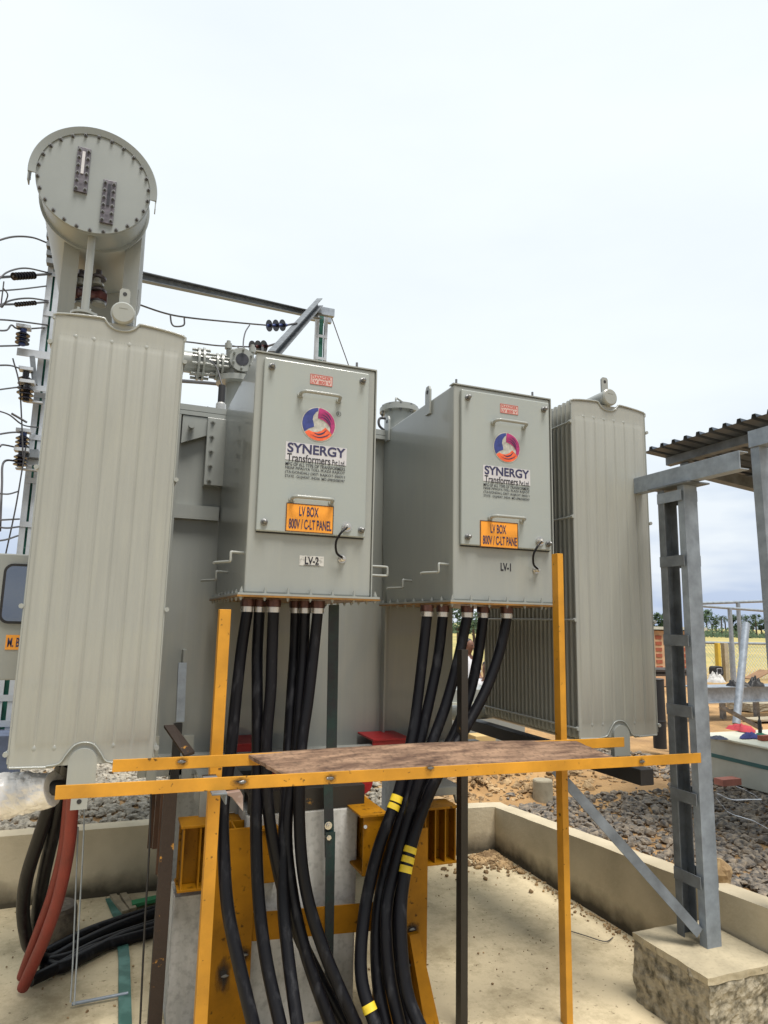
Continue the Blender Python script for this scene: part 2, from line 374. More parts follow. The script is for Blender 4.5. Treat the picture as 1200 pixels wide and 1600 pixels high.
for j in range(nyf+1):
    for i in range(nxf+1):
        x = -6 + 9.02*i/nxf; y = -8 + 13.06*j/nyf; fl.v.append((x, y, .006*fbm(x, y, 1.1)))
for j in range(nyf):
    for i in range(nxf): fl.f.append((j*(nxf+1)+i, j*(nxf+1)+i+1, (j+1)*(nxf+1)+i+1, (j+1)*(nxf+1)+i)); fl.sm.append(True)
obj('pit_floor', fl, slab_mat(), kind='structure', org=V((0,0,0)))
# kerb walls
def wallmesh(pts):   # pts list of (x,y,ztop) inner edge, direction of thickness given by outward vector
    mb = MB()
    for (a, b, o) in pts:
        n = 26
        for k in range(n):
            p = a.lerp(b, k/n); q = a.lerp(b, (k+1)/n)
            pj = .004*mnoise.noise(p*3); qj = .004*mnoise.noise(q*3)
            P0 = V((p.x, p.y, -.05)) + o*pj; Q0 = V((q.x, q.y, -.05)) + o*qj
            P1 = V((p.x, p.y, p.z+.006*mnoise.noise(p*5))) + o*pj; Q1 = V((q.x, q.y, q.z+.006*mnoise.noise(q*5))) + o*qj
            vs = [P0, Q0, Q1, P1, P1+o*WT, Q1+o*WT, Q0+o*WT, P0+o*WT]
            mb.add(vs, [(0,1,2,3), (3,2,5,4), (4,5,6,7)])
            if k == 0: mb.add(vs, [(0,3,4,7)])
            if k == n-1: mb.add(vs, [(1,6,5,2)])
    return mb
def kerb_mat():
    m, t, p = nodes('stained_kerb_concrete'); nn = t.nodes.new; lk = t.links.new
    p.inputs['Roughness'].default_value = .9
    tcn = nn('ShaderNodeTexCoord'); n1 = nn('ShaderNodeTexNoise'); n1.inputs['Scale'].default_value = 3; n1.inputs['Detail'].default_value = 8
    lk(tcn.outputs['Object'], n1.inputs[0]); r = nn('ShaderNodeValToRGB'); r.color_ramp.elements[0].position = .35; r.color_ramp.elements[0].color = (.42,.36,.25,1)
    r.color_ramp.elements[1].position = .68; r.color_ramp.elements[1].color = (.56,.485,.345,1); lk(n1.outputs[0], r.inputs[0])
    # splash stain near the foot: damp dirt with a ragged upper edge
    sp = nn('ShaderNodeSeparateXYZ'); lk(tcn.outputs['Object'], sp.inputs[0])
    n2 = nn('ShaderNodeTexNoise'); n2.inputs['Scale'].default_value = 9; n2.inputs['Detail'].default_value = 5; lk(tcn.outputs['Object'], n2.inputs[0])
    ad = nn('ShaderNodeMath'); ad.operation = 'MULTIPLY_ADD'; ad.inputs[1].default_value = -.12; lk(n2.outputs[0], ad.inputs[0]); lk(sp.outputs[2], ad.inputs[2])
    mr = nn('ShaderNodeMapRange'); mr.inputs[1].default_value = -.03; mr.inputs[2].default_value = .10; mr.inputs[3].default_value = .93; mr.inputs[4].default_value = 0; lk(ad.outputs[0], mr.inputs[0])
    mx = nn('ShaderNodeMix'); mx.data_type = 'RGBA'; mx.inputs[7].default_value = (.035,.03,.02,1); lk(mr.outputs[0], mx.inputs[0]); lk(r.outputs[0], mx.inputs[6])
    lk(mx.outputs[2], p.inputs['Base Color'])
    b = nn('ShaderNodeBump'); b.inputs['Strength'].default_value = .35; b.inputs['Distance'].default_value = .01; n3 = nn('ShaderNodeTexNoise'); n3.inputs['Scale'].default_value = 30; n3.inputs['Detail'].default_value = 6
    lk(tcn.outputs['Object'], n3.inputs[0]); lk(n3.outputs[0], b.inputs['Height']); lk(b.outputs[0], p.inputs['Normal'])
    return m
KERB = kerb_mat()
wt = thing('kerb_wall', 'low stained concrete kerb wall running round the transformer pit', 'wall', (PX1, PY1, 0))
obj('wall', wallmesh([(V((PX1, -6, .52)), V((PX1, 2.4, .508)), V((1,0,0))), (V((PX1, 2.4, .508)), V((PX1, PY1, .333)), V((1,0,0)))]), KERB, wt, org=V((PX1,PY1,0)))
obj('wall', wallmesh([(V((-6, PY1, .45)), V((.3, PY1, .42)), V((0,1,0))), (V((.3, PY1, .42)), V((PX1+WT-.003, PY1, .331)), V((0,1,0)))]), KERB, wt, org=V((PX1,PY1,0)))

# crushed stone
def stones(name, spots, m, label):
    base = []
    ph = (1+5**.5)/2
    iv = [V(p).normalized() for p in [(-1,ph,0),(1,ph,0),(-1,-ph,0),(1,-ph,0),(0,-1,ph),(0,1,ph),(0,-1,-ph),(0,1,-ph),(ph,0,-1),(ph,0,1),(-ph,0,-1),(-ph,0,1)]]
    ifc = [(0,11,5),(0,5,1),(0,1,7),(0,7,10),(0,10,11),(1,5,9),(5,11,4),(11,10,2),(10,7,6),(7,1,8),(3,9,4),(3,4,2),(3,2,6),(3,6,8),(3,8,9),(4,9,5),(2,4,11),(6,2,10),(8,6,7),(9,8,1)]
    for k in range(8): base.append([v*random.uniform(.62, 1.15) for v in iv])
    mb = MB()
    for (x, y, z, s) in spots:
        b = random.choice(base); R = Matrix.Rotation(random.uniform(0, 6.28), 3, V((random.gauss(0,1), random.gauss(0,1), random.gauss(0,1)+.1)).normalized())
        S = V((s*random.uniform(.8,1.5), s*random.uniform(.7,1.1), s*random.uniform(.45,.85)))
        Rz = Matrix.Rotation(random.uniform(-.5,.5), 3, 'X') @ Matrix.Rotation(random.uniform(0, 6.28), 3, 'Z')
        mb.add([Rz @ V([a*c for a, c in zip(R @ v, S)]) + V((x, y, z)) for v in b], ifc)
    o = obj(name, mb, m, kind='stuff', label=label, cat='gravel', org=V((0,0,0)))
    return o
sp = []
for _ in range(19000):
    x = random.uniform(3.12, 7.0); y = random.uniform(1.6, 7.4)
    mound = math.exp(-(((x-3.75)/.8)**2 + ((y-5.85)/.6)**2)) + .8*math.exp(-(((x-4.7)/.6)**2 + ((y-5.3)/.45)**2))
    if x > 5.9 and y > 5.8: mound += .5
    if x < 4.3 and y > 5.0 and random.random() < .85: continue
    if random.random() < mound*2.0 + (.5 if fbm(x, y, 1.2) > .38 else 0): continue
    sp.append((x, y, gh(x, y)+random.uniform(0, .025), min(.05, .010+random.expovariate(75))))
stones('gravel', sp, STONE, 'dark crushed stone spread behind the right-hand kerb wall')
sp = []
for _ in range(10000):
    x = random.uniform(-2.6, 2.2); y = random.uniform(5.16, 8.6)
    sp.append((x, y, gh(x, y)+random.uniform(0, .02), random.uniform(.018, .04)))
stones('gravel', sp, STONEL, 'pale crushed stone behind the kerb wall at the left')
sp = []
for _ in range(1500):
    x = random.gauss(3.0, .9); y = random.uniform(5.16, 6.4)
    if x > 1.7 and fbm(x, y, 2.2) > -.25: sp.append((x, y, gh(x, y)+.004, abs(random.gauss(0, .024))+.006))
for _ in range(700):       # clods on the sand and rubble in the pit corner
    x = random.gauss(3.3, .5); y = random.gauss(5.6, .35)
    if x > 3.12 and y > 5.15 or y > 5.2: sp.append((x, y, gh(x, y), random.uniform(.01, .035)))
for _ in range(260):
    r = abs(random.gauss(0, .22)); a = random.uniform(0, 1.57)
    x = 2.93 - r*math.cos(a)*1.2; y = 4.97 - r*math.sin(a)*1.2
    sp.append((x, y, .008, random.uniform(.006, .03)))
for _ in range(300):
    x = 2.95 - abs(random.gauss(0, .05)); y = random.uniform(2.9, 5)
    sp.append((x, y, .006, random.uniform(.003, .012)))
for _ in range(350):
    x = random.uniform(-1.5, 2.9); y = random.uniform(3.2, 4.95); 
    sp.append((x, y, .004, random.uniform(.002, .007)))
stones('rubble', sp, DEBR, 'tan sand clods and rubble in the pit corner and on the mound')

# ================================================================== TRANSFORMER
T = thing('power_transformer', 'large grey-green oil-filled power transformer with radiators and two LV cable boxes', 'transformer', (1.2, 4.4, .98))
TX0, TX1, TY0, TY1 = .12, 2.06, 4.0, 5.35
# tank
tk = MB().box(TX0, TX1, TY0, TY1-.3, 1.05, 2.985)
tank = obj('tank', tk, PAINT, T, bevel=.006)
cv = MB().box(TX0-.07, TX1+.05, TY0-.055, TY1-.25, 3.0, 3.035); cv.box(TX0-.07, TX1+.05, TY0-.055, TY1-.25, 2.972, 2.997)
for i in range(34):
    x = TX0-.03 + i*.062
    (i % 4 == 1) and cv.hexbolt((x, TY0-.02, 3.035), (0,0,1), .009, .006)
obj('cover', cv, PAINT, tank)
each('stiffener', [MB().box(x-.006, x+.006, TY0-.06, TY0+.002, 1.06, 2.968) for x in (.245, .86, 1.56)] + [MB().box(TX0, .5, TY0-.045, TY0+.001, 2.36, 2.44)], PAINT, tank)
st = MB().prism([(.26, TY0-.05, 2.968), (.40, TY0-.05, 2.968), (.40, TY0-.05, 2.86), (.26, TY0-.05, 2.80)], (0, .012, 0))
st.cyl((.31, TY0-.06, 2.90), (.31, TY0-.10, 2.90), .018)
obj('gusset', st, PAINT, tank)
st = MB()
st.box(.40, .52, TY0-.075, TY0-.002, 2.56, 2.966)
for k in range(5): st.hexbolt((.43, TY0-.075, 2.59+.088*k), (0,-1,0), .011, .01)
obj('flange_strip', st, PAINT, tank, bevel=.003); obj('side_bracket', MB().box(.35, .37, TY0-.09, TY0, 1.42, 1.62), PAINT, tank)
# base frame, rollers, jacking brackets
bs = MB()
bs.sweep((.15, 3.72, 1.0), (2.1, 3.72, 1.0), [(0,0),(.06,0),(.06,.01),(.01,.01),(.01,.09),(.06,.09),(.06,.1),(0,.1)], (0,1,0), (0,0,1))
bs.box(.3, .38, 3.72, 5.0, .985, 1.05); bs.box(1.05, 1.13, 3.74, 5.0, .985, 1.05); bs.box(1.8, 1.88, 3.74, 5.0, .985, 1.05)
bs.box(.15, 2.1, 3.9, 5.0, 1.03, 1.049)
base = obj('base_frame', bs, PAINT, T, bevel=.003)
a = aY(388, 1274, 3.24); b = aY(570, 1226, 3.24)
cr_ = MB().box(a.x, b.x, 3.24, 3.27, a.z+.002, b.z); cr_.box(a.x, b.x, 3.2705, 3.7, b.z-.02, b.z); obj('shade_channel', cr_, BLACKST, base)  # added black strip standing in for the dark shade under the transformer
for (px, py, Y, dx) in ((420, 1258, 3.3, .13), (566, 1222, 3.3, .0)):
    pass
def jack(px0, px1, py0, py1, Y):
    a = aY(px0, py1, Y); b = aY(px1, py0, Y); mb = MB()
    mb.prism([(a.x, Y, b.z), (b.x, Y, b.z), (b.x, Y, a.z+.01), (b.x-.03, Y, a.z), (b.x-.045, Y, a.z+.05), (a.x+.06, Y, a.z+.05), (a.x+.045, Y, a.z), (a.x, Y, a.z+.015)], (0, .03, 0))
    mb.box(a.x, b.x, Y+.03, Y+.28, b.z-.02, b.z); mb.box(a.x, a.x+.015, Y+.03, Y+.28, a.z+.06, b.z-.02); mb.box(b.x-.015, b.x, Y+.03, Y+.28, a.z+.06, b.z-.02)
    return mb
obj('jacking_bracket', jack(310, 384, 1216, 1290, 3.45), PAINT, base, bevel=.004)
obj('jacking_bracket', jack(655, 722, 1228, 1262, 3.45), PAINT, base, bevel=.004)
for px in (236, 290): 
    p = aY(px, 1185, 3.75); obj('lashing_plate', MB().box(p.x-.02, p.x+.03, 3.70, 3.715, .98, 1.2), PAINT, base)
for (px, py) in ((565, 1222), (430, 1228)):
    c = aY(px, py, 3.4); mb = MB().cyl((c.x, 3.4, c.z), (c.x, 3.46, c.z), .062, None, 28); mb.cyl((c.x, 3.46, c.z), (c.x, 3.5, c.z), .075, None, 28); mb.cyl((c.x, 3.375, c.z), (c.x, 3.40, c.z), .02, None, 14)
    obj('roller', mb, RED, base)
for (x0, x1, y0, y1) in ((368, 403, 1157, 1180), (580, 634, 1150, 1166)):
    a = aY(x0, y0+8, 3.75); b = aY(x1, y0+4, 3.75)
    mb = MB().box(a.x, b.x+.02, 3.72, 3.99, a.z+.002, a.z+.014); mb.box(a.x, b.x+.02, 3.725, 3.735, a.z-.08, a.z+.002)
    obj('step_plate', mb, RED, base, bevel=.002)

# ---- radiators
def radiator(x0, x1, zc, label):
    Yf = 3.0; zb, zt = 1.215, 3.062; wdt = x1-x0; xc = (x0+x1)/2
    hx = xc
    def fin_outline(y, r=.05):
        """outline of one fin: shoulder-height ends, crown and foot bulging round the header pipes"""
        pts = []
        pts += [(x0+.012, zb), (hx-.11, zb-.006), (hx-.075, zb+.012)]
        pts += [(hx-.062*math.cos(a), zb+.012+.0+.05*math.sin(a)) for a in (.35, .8, 1.2, 1.57, 1.94, 2.34, 2.8)]
        pts += [(hx+.075, zb+.012), (hx+.11, zb-.006), (x1-.012, zb), (x1, zb+.02), (x1, zt-.03), (x1-.012, zt-.004)]
        pts += [(hx+.09, zt+.016), (hx+.066, zt+.006), (hx+.05, zt-.012), (hx+.02, zt-.026), (hx-.02, zt-.026), (hx-.05, zt-.012), (hx-.066, zt+.006), (hx-.09, zt+.018), (x0+.012, zt+.004), (x0, zt-.022), (x0, zb+.02)]
        return [(a, y, b) for a, b in pts]
    # front fin with pressed flutes
    mb = MB(); nx = 141; zs = [zb+.004, zb+.06, zb+.085, zb+.10, zb+.4, zb+.9, zb+1.4, zt-.125, zt-.11, zt-.085, zt-.06, zt-.004]
    def depth(u, z):
        win = 0 if (z < zb+.075 or z > zt-.095) else (1 if zb+.095 < z < zt-.115 else .5)
        if u < .03 or u > .97: return 0
        k = (u-.03)/.94*7; f = k-math.floor(k)
        e = min(f, 1-f)
        big = min(1, e/.10); sub = .12*(1-min(1, abs(f-.32)/.06)) + .12*(1-min(1, abs(f-.68)/.06))
        return win*(.0058*(big*big*(3-2*big)) - .0058*sub*1.3)
    for z in zs:
        for i in range(nx):
            u = i/(nx-1); mb.v.append((x0+.004+u*(wdt-.008), Yf-depth(u, z)-.002, z))
    for j in range(len(zs)-1):
        for i in range(nx-1): mb.f.append((j*nx+i, j*nx+i+1, (j+1)*nx+i+1, (j+1)*nx+i)); mb.sm.append(True)
    front = mb
    body = MB().prism(fin_outline(Yf), (0, .008, 0)); 
    # raised rim seam
    R = obj('radiator', body, RADP, T, label=label, bevel=.003)
    rim = [V((a, Yf-.003, c)) for a, b, c in fin_outline(Yf)]; 
    tp_ = [p for p in rim if p.z > zt-.05]; rm = MB().tube([V((p.x, p.y, p.z-.006)) for p in tp_], .0055, 8, 3)
    sd1 = MB().tube([(x0+.003, Yf-.002, zb+.02), (x0+.003, Yf-.002, zt-.02)], .004, 6, 2); sd1.tube([(x1-.003, Yf-.002, zb+.02), (x1-.003, Yf-.002, zt-.02)], .004, 6, 2); sd1.tube([(x0+.01, Yf-.002, zb+.004), (hx-.13, Yf-.002, zb)], .005, 6, 2); sd1.tube([(hx+.13, Yf-.002, zb), (x1-.01, Yf-.002, zb+.004)], .005, 6, 2)
    obj('top_seam', rm, PAINT, R)
    for q in (0, 1, 2, 3): 
        sd2 = MB(); nv = len(sd1.v)//4; nf = len(sd1.f)//4; sd2.v = sd1.v[q*nv:(q+1)*nv]; sd2.f = [tuple(i-q*nv for i in f) for f in sd1.f[q*nf:(q+1)*nf]]; sd2.sm = sd1.sm[:nf]; obj('edge_seam', sd2, PAINT, R)
    obj('front_fin', front, RADP, R)
    weld = MB()
    for k in range(44):
        x = x0+.03+(wdt-.06)*k/43
        if k % 7 != 6 or True:
            for z in (zb+.068, zt-.088): weld.cyl((x, Yf-.0015, z), (x, Yf-.003, z), .0016, None, 6)
    for k in range(1, 6):
        x = x0+wdt*.03+wdt*.94*(k+.0)/7+wdt*.067*0
        for z in (zb+.072, zt-.09): weld.stack((x, Yf-.001, z), (0,-1,0), [(0,.011),(.002,.009),(.0035,.002)], 10)
    obj('weld_row', weld, PAINT, R)
    fo = [(a, b, c) for a, b, c in fin_outline(Yf+.04)]
    f0 = MB().prism(fo, (0, .009, 0))
    # tube swelling
    f0.box(x0+.02, x1-.02, Yf+.036, Yf+.053, zb+.09, zt-.11)
    fin = obj('fin', f0, RADP, R)
    o0 = ORG[fin].copy()
    for k in range(1, 24): dup(fin, o0+V((0, .04*k, 0)), R)
    hp = MB(); zh = zt+.044
    hp.cyl((hx, Yf-.012, zh), (hx, 4.35, zh), .047, None, 32); hp.stack((hx, Yf-.026, zh), (0,1,0), [(0,.043),(.006,.050),(.016,.051),(.03,.048)], 32)
    hp.box(hx-.018, hx+.018, Yf-.0272, Yf-.0262, zh+.018, zh+.021)
    obj('top_header', hp, PAINT, R)
    hp = MB(); zh = zb-.03
    hp.cyl((hx, Yf+.012, zh), (hx, 4.35, zh), .048, None, 32)
    hp.prism([(hx+.052*math.cos(a*math.pi/14), Yf-.022, zh+.045+.052*math.sin(a*math.pi/14)) for a in range(15)] + [(hx-.052, Yf-.022, zh-.06), (hx+.052, Yf-.022, zh-.06)], (0,.03,0))
    hp.tube([(hx-.13, Yf-.004, zb+.004), (hx-.085, Yf-.006, zb+.012), (hx-.062, Yf-.008, zb+.045), (hx-.035, Yf-.008, zb+.078), (hx, Yf-.008, zb+.088), (hx+.035, Yf-.008, zb+.078), (hx+.062, Yf-.008, zb+.045), (hx+.085, Yf-.006, zb+.012), (hx+.13, Yf-.004, zb+.004)], .0035, 8, 4)
    obj('bottom_header', hp, PAINT, R)
    lug = MB().prism([(hx-.022, Yf+.02, zt+.07), (hx+.022, Yf+.02, zt+.07), (hx+.022, Yf+.02, zt+.165), (hx+.014, Yf+.02, zt+.176), (hx-.014, Yf+.02, zt+.176), (hx-.022, Yf+.02, zt+.165)], (0, .012, 0))
    obj('lifting_lug', lug, PAINT, R)
    lh = MB().cyl((hx, Yf+.0195, zt+.15), (hx, Yf+.0185, zt+.15), .009, None, 14); obj('lug_hole', lh, GASKET, R)
    lug = MB().box(hx-.03, hx+.03, Yf-.02, Yf-.008, zb-.16, zb-.05); obj('bottom_lug', lug, PAINT, R)
    lh = MB().cyl((hx, Yf-.0205, zb-.13), (hx, Yf-.0215, zb-.13), .009, None, 14); obj('lug_hole', lh, GASKET, R)
    for x in (x0-.006, x1+.006):
        for z in (1.27, 1.83, 2.39, 2.93):
            td = MB(); td.cyl((x, Yf-.006, z), (x, 3.97, z), .0055, None, 8); td.cyl((x, Yf-.012, z), (x, Yf+.004, z), .010, None, 8); obj('tie_rod', td, PAINT, R)
    return R
radiator(-.352, .182, 0, 'left radiator bank with a tall fluted front fin')
radiator(2.278, 2.805, 0, 'right radiator bank standing beside the right cable box')
# header connections from banks to tank
for x_, xt in ((-.085, .2), (2.54, 2.0)):
    obj('header_pipe', MB().cyl((x_, 4.3, 3.1), (x_, 4.3, 2.85), .05, None, 20).cyl((x_, 4.3, 2.85), (xt, 4.3, 2.85), .05, None, 20), PAINT, T)
    obj('header_pipe', MB().cyl((x_, 4.3, 1.185), (xt, 4.3, 1.185), .05, None, 20), PAINT, T)

# ---- emblem in a plane, centre (cx,cz), radius r
def emblem(cx, cz, r, y, parent):
    def poly(pts, m, nm, yy):
        mb = MB(); vs = [(cx+r*a, yy, cz+r*b) for a, b in pts]; 
        n = len(vs); mb.add(vs, [tuple(range(n))]); 
        # orient to face -Y
        a, b, c = V(vs[0]), V(vs[1]), V(vs[2])
        obj(nm, mb, m, parent)
    arc = lambda a, b, n=18, R=1.: [(R*math.cos(math.radians(a+(b-a)*i/n)), R*math.sin(math.radians(a+(b-a)*i/n))) for i in range(n+1)]
    poly(arc(0, 354, 40, 1.06), EMBG, 'emblem_disc', y)
    poly(arc(93, 212) + [(-.62,-.34), (-.28,-.18), (-.30,0), (-.38,.25), (-.34,.5), (-.2,.72), (-.06,.82)], BLUE, 'emblem_blue_sweep', y-.0012)
    poly(arc(90, -32) + [(.72,-.38), (.70,-.1), (.52,.12), (.3,.26), (0,.36), (-.06,.36), (-.05,.7)], MAG, 'emblem_magenta_sweep', y-.0018)
    poly(arc(214, 326) + [(.66,-.36), (.42,-.15), (.18,-.38), (-.1,-.5), (-.35,-.5), (-.6,-.42)], ORA, 'emblem_orange_sweep', y-.0015)
    for (pts, w_) in (([(.15,.62),(.45,.5),(.65,.25),(.75,0)], .035), ([(0,.45),(.35,.4),(.6,.15),(.8,-.2)], .03), ([(.3,.8),(.6,.58),(.8,.25)], .025), ([(-.3,-.55),(0,-.62),(.3,-.5),(.5,-.28)], .045), ([(-.45,-.68),(0,-.8),(.45,-.68),(.7,-.5)], .03)):
        mb = MB(); P = crom([V((cx+r*a, y-.0028, cz+r*b)) for a, b in pts], 6)
        for k in range(len(P)-1):
            d = (P[k+1]-P[k]).normalized(); nrm = V((-d.z, 0, d.x)); t0 = w_*r*math.sin(math.pi*k/(len(P)-1))+.0002; t1 = w_*r*math.sin(math.pi*(k+1)/(len(P)-1))+.0002
            mb.add([P[k]-nrm*t0, P[k+1]-nrm*t1, P[k+1]+nrm*t1, P[k]+nrm*t0], [(0,1,2,3)])
        obj('emblem_line', mb, NAVY, parent)
    

# ---- cable boxes
def cable_box(x0, x1, which):
    yf, zb, zt = 3.0, 1.912, 3.036; yb = 4.13
    mb = MB(); A = [(x0,yf,zb), (x0,3.86,zb), (x0,TY0-.002,2.3), (x0,yb,2.75), (x0,yb,zt), (x0,yf,zt)]
    if yb > TY0: A = [(x0,yf,zb), (x0,3.90,zb), (x0,TY0-.004,2.3), (x0,TY0-.004,2.99), (x0,TY0-.004,zt), (x0,yf,zt)]
    mb.prism(A, (x1-x0, 0, 0))
    B = obj('cable_box', mb, PAINT, T, bevel=.008, label=('left' if which == 2 else 'right')+' LV cable box with maker\'s sticker and orange sign')
    rim = MB().box(x0-.006, x1+.006, yf-.006, yf+.04, zt+.001, zt+.007)
    rim.box(x1+.001, x1+.007, yf-.006, yf+.03, zb, zt+.001); 
    obj('edge_rim', rim, PAINT, B)
    dx0, dx1 = (x0+.035, x1-.02) if which == 1 else (x0+.035, x1-.04)
    dz0, dz1 = 2.19, 3.010; dy = yf-.022
    d = MB().box(dx0, dx1, dy, yf-.0005, dz0, dz1)
    door = obj('door', d, PAINTD, B, bevel=.006)
    lip = MB().box(dx0+.004, dx1-.004, yf-.010, yf-.0008, dz0-.006, dz0-.001); obj('door_gasket', lip, GASKET, B)
    for (x, z) in ((dx0+.035, dz1-.045), (dx1-.035, dz1-.045), (dx0+.035, dz0+.04), (dx1-.022, dz0+.035)):
        bb = MB().stack((x, dy, z), (0,-1,0), [(0,.016),(.006,.016),(.008,.011),(.03,.009),(.034,.004)], 14)
        obj('door_bolt', bb, STEEL, B)
    wd = dx1-dx0
    xm = dx0 + wd*.52
    for (hz, hw, xo) in ((2.855, .19, 0), (2.352 if which == 2 else 2.344, .19, -.02)):
        h = MB(); xa_, xb_ = xm+xo-hw/2, xm+xo+hw/2
        h.tube([(xa_, dy, hz-.008), (xa_, dy-.028, hz-.002), (xa_+.012, dy-.045, hz), (xa_+.035, dy-.05, hz), (xb_-.035, dy-.05, hz), (xb_-.012, dy-.045, hz), (xb_, dy-.028, hz-.002), (xb_, dy, hz-.008)], .0085, 12, 5)
        h.cyl((xa_, dy, hz-.008), (xa_, dy-.012, hz-.006), .014, None, 14); h.cyl((xb_, dy, hz-.008), (xb_, dy-.012, hz-.006), .014, None, 14)
        obj('handle', h, PAINT, B)
    y = dy-.0015
    # warning sticker
    wx = xm+.005
    s = MB().box(wx-.055, wx+.055, y, dy, 2.912, 2.962); obj('warning_sticker', s, PINKST, B)
    text('warning_text', 'DANGER', wx-.048, wx+.048, 2.940, 2.956, y-.001, INKRED, B, .02); text('warning_text', 'LV 800 V', wx-.048, wx+.048, 2.918, 2.934, y-.001, INKRED, B, .02)
    fr = MB(); 
    for (a, b, c, e_) in ((-.055,.055,2.912,2.9145), (-.055,.055,2.9595,2.962), (-.055,-.0525,2.9145,2.9595), (.0525,.055,2.9145,2.9595)): fr.box(wx+a, wx+b, y-.001, y, c, e_)
    obj('warning_border', fr, INKRED, B)
    # emblem and maker's block
    ex, ez, er = (xm+.000, 2.717, .080) if which == 2 else (1.847, 2.724, .078)
    emblem(ex, ez, er, y, B)
    if which == 2:
        text('registered_mark', 'R', ex+er+.012, ex+er+.022, ez+er*.72, ez+er*.72+.013, y-.001, INK, B)
        ring = MB(); P = [V((ex+er+.017+.012*math.cos(a*.3142), y-.001, ez+er*.72+.0065+.012*math.sin(a*.3142))) for a in range(20)]
        Q = [V((p.x*1, p.y, p.z)).lerp(V((ex+er+.017, y-.001, ez+er*.72+.0065)), .15) for p in P]
        ring.add(P+Q, [(i, (i+1) % 20, 20+(i+1) % 20, 20+i) for i in range(20)]); obj('registered_mark', ring, INK, B)
    tx0, tx1 = xm-.145, xm+.138
    if which == 1: tx0, tx1 = 1.712, 1.984
    L = tx1-tx0
    s = MB().box(tx0-.008, tx1+.006, y, dy, 2.530, 2.616); obj('maker_sticker', s, STKR, B)
    text('maker_text', 'SYNERGY', tx0, tx1, 2.566, 2.613, y-.001, NAVY, B, .028)
    text('maker_text', 'Transformers', tx0, tx0+L*.74, 2.524, 2.562, y-.001, INK, B, .012)
    text('maker_text', 'Pvt.Ltd.', tx0+L*.77, tx1, 2.525, 2.553, y-.001, INK, B, .01)
    for k, ln in enumerate(('MFG OF ALL TYPE OF TRANSFORMERS', 'NEAR PIPALIYA TOLL PLAZA RAJKOT', '(TA:GONDAL) DIST: RAJKOT-360311', 'STATE : GUJARAT, INDIA. MO.:09825000397')):
        text('maker_text', ln, tx0-.006, tx1, 2.503-k*.0198, 2.519-k*.0198, y-.001, INK, B, .008)
    # orange sign
    ox0, ox1, oz0, oz1 = (.676, .902, 2.196, 2.328) if which == 2 else (1.685, 1.909, 2.186, 2.322)
    s = MB().box(ox0, ox1, y-.002, dy, oz0, oz1); obj('orange_sign', s, ORANGE, B)
    fr = MB()
    for (a, b, c, e_) in ((ox0,ox1,oz0,oz0+.003), (ox0,ox1,oz1-.003,oz1), (ox0,ox0+.003,oz0+.003,oz1-.003), (ox1-.003,ox1,oz0+.003,oz1-.003)): fr.box(a, b, y-.0035, y-.002, c, e_)
    obj('sign_border', fr, INK, B)
    om = (ox0+ox1)/2
    text('sign_text', 'LV BOX', om-.052, om+.040, oz0+.074, oz0+.120, y-.0032, NAVY, B, .02)
    text('sign_text', '800V / C-LT PANEL' if which == 2 else '800V / C-LT PANE', ox0+.014, ox1-.008, oz0+.014, oz0+.060, y-.0032, NAVY, B, .02)
    # name below the door
    if which == 2:
        s = MB().box(xm-.06, xm+.056, yf-.0015, yf-.0002, 2.046, 2.092); obj('name_sticker', s, mat('worn_sticker', (.30,.30,.29), .6, c2=(.5,.5,.48), scale=60, c2pos=(.4,.5)), B)
        text('name_text', 'LV-2', xm-.035, xm+.032, 2.052, 2.088, yf-.0025, INK, B, .03)
        obj('name_line', MB().box(xm-.04, xm+.036, yf-.0028, yf-.0016, 2.0475, 2.0495), INK, B)
    else: text('name_text', 'LV-1', 1.818, 1.880, 2.070, 2.112, yf-.0012, INK, B, .035)
    # earthing link
    bx = dx1-.095 if which == 2 else dx1-.075
    e0 = MB().stack((bx, dy, dz0+.045), (0,-1,0), [(0,.024),(.006,.024),(.006,.014),(.022,.014),(.024,.008),(.034,.007)], 12); obj('earth_stud', e0, BRIGHT, B)
    e0 = MB().stack((bx-.012, yf, 2.085), (0,-1,0), [(0,.02),(.006,.02),(.006,.012),(.024,.012),(.026,.007),(.036,.006)], 12); obj('earth_stud', e0, BRIGHT, B)
    e0 = MB().tube([(bx-.004, dy-.02, dz0+.04), (bx-.035, dy-.035, dz0+.015), (bx-.058, dy-.03, dz0-.03), (bx-.05, yf-.04, 2.11), (bx-.014, yf-.025, 2.088)], .0055, 10, 8); obj('earth_link', e0, RUB, B)
    # top studs and lifting eye
    for x in (x0+.03, x1-.09):
        s = MB().cyl((x, yf+.03, zt+.006), (x, yf+.03, zt+.042), .006, None, 10); s.cyl((x, yf+.03, zt+.006), (x, yf+.03, zt+.016), .013, None, 6); obj('top_stud', s, STEEL, B)
    for yy in ((3.30, 3.92) if which == 1 else ()):
        s = MB(); s.prism([(x0-.013, yy-.03, zt-.08), (x0-.013, yy+.03, zt-.08), (x0-.013, yy+.03, zt+.06), (x0-.013, yy+.015, zt+.085), (x0-.013, yy-.015, zt+.085), (x0-.013, yy-.03, zt+.06)], (.012, 0, 0))
        obj('lifting_eye', s, PAINT, B)
        obj('eye_hole', MB().cyl((x0-.0135, yy, zt+.05), (x0-.0145, yy, zt+.05), .012, None, 14), GASKET, B)
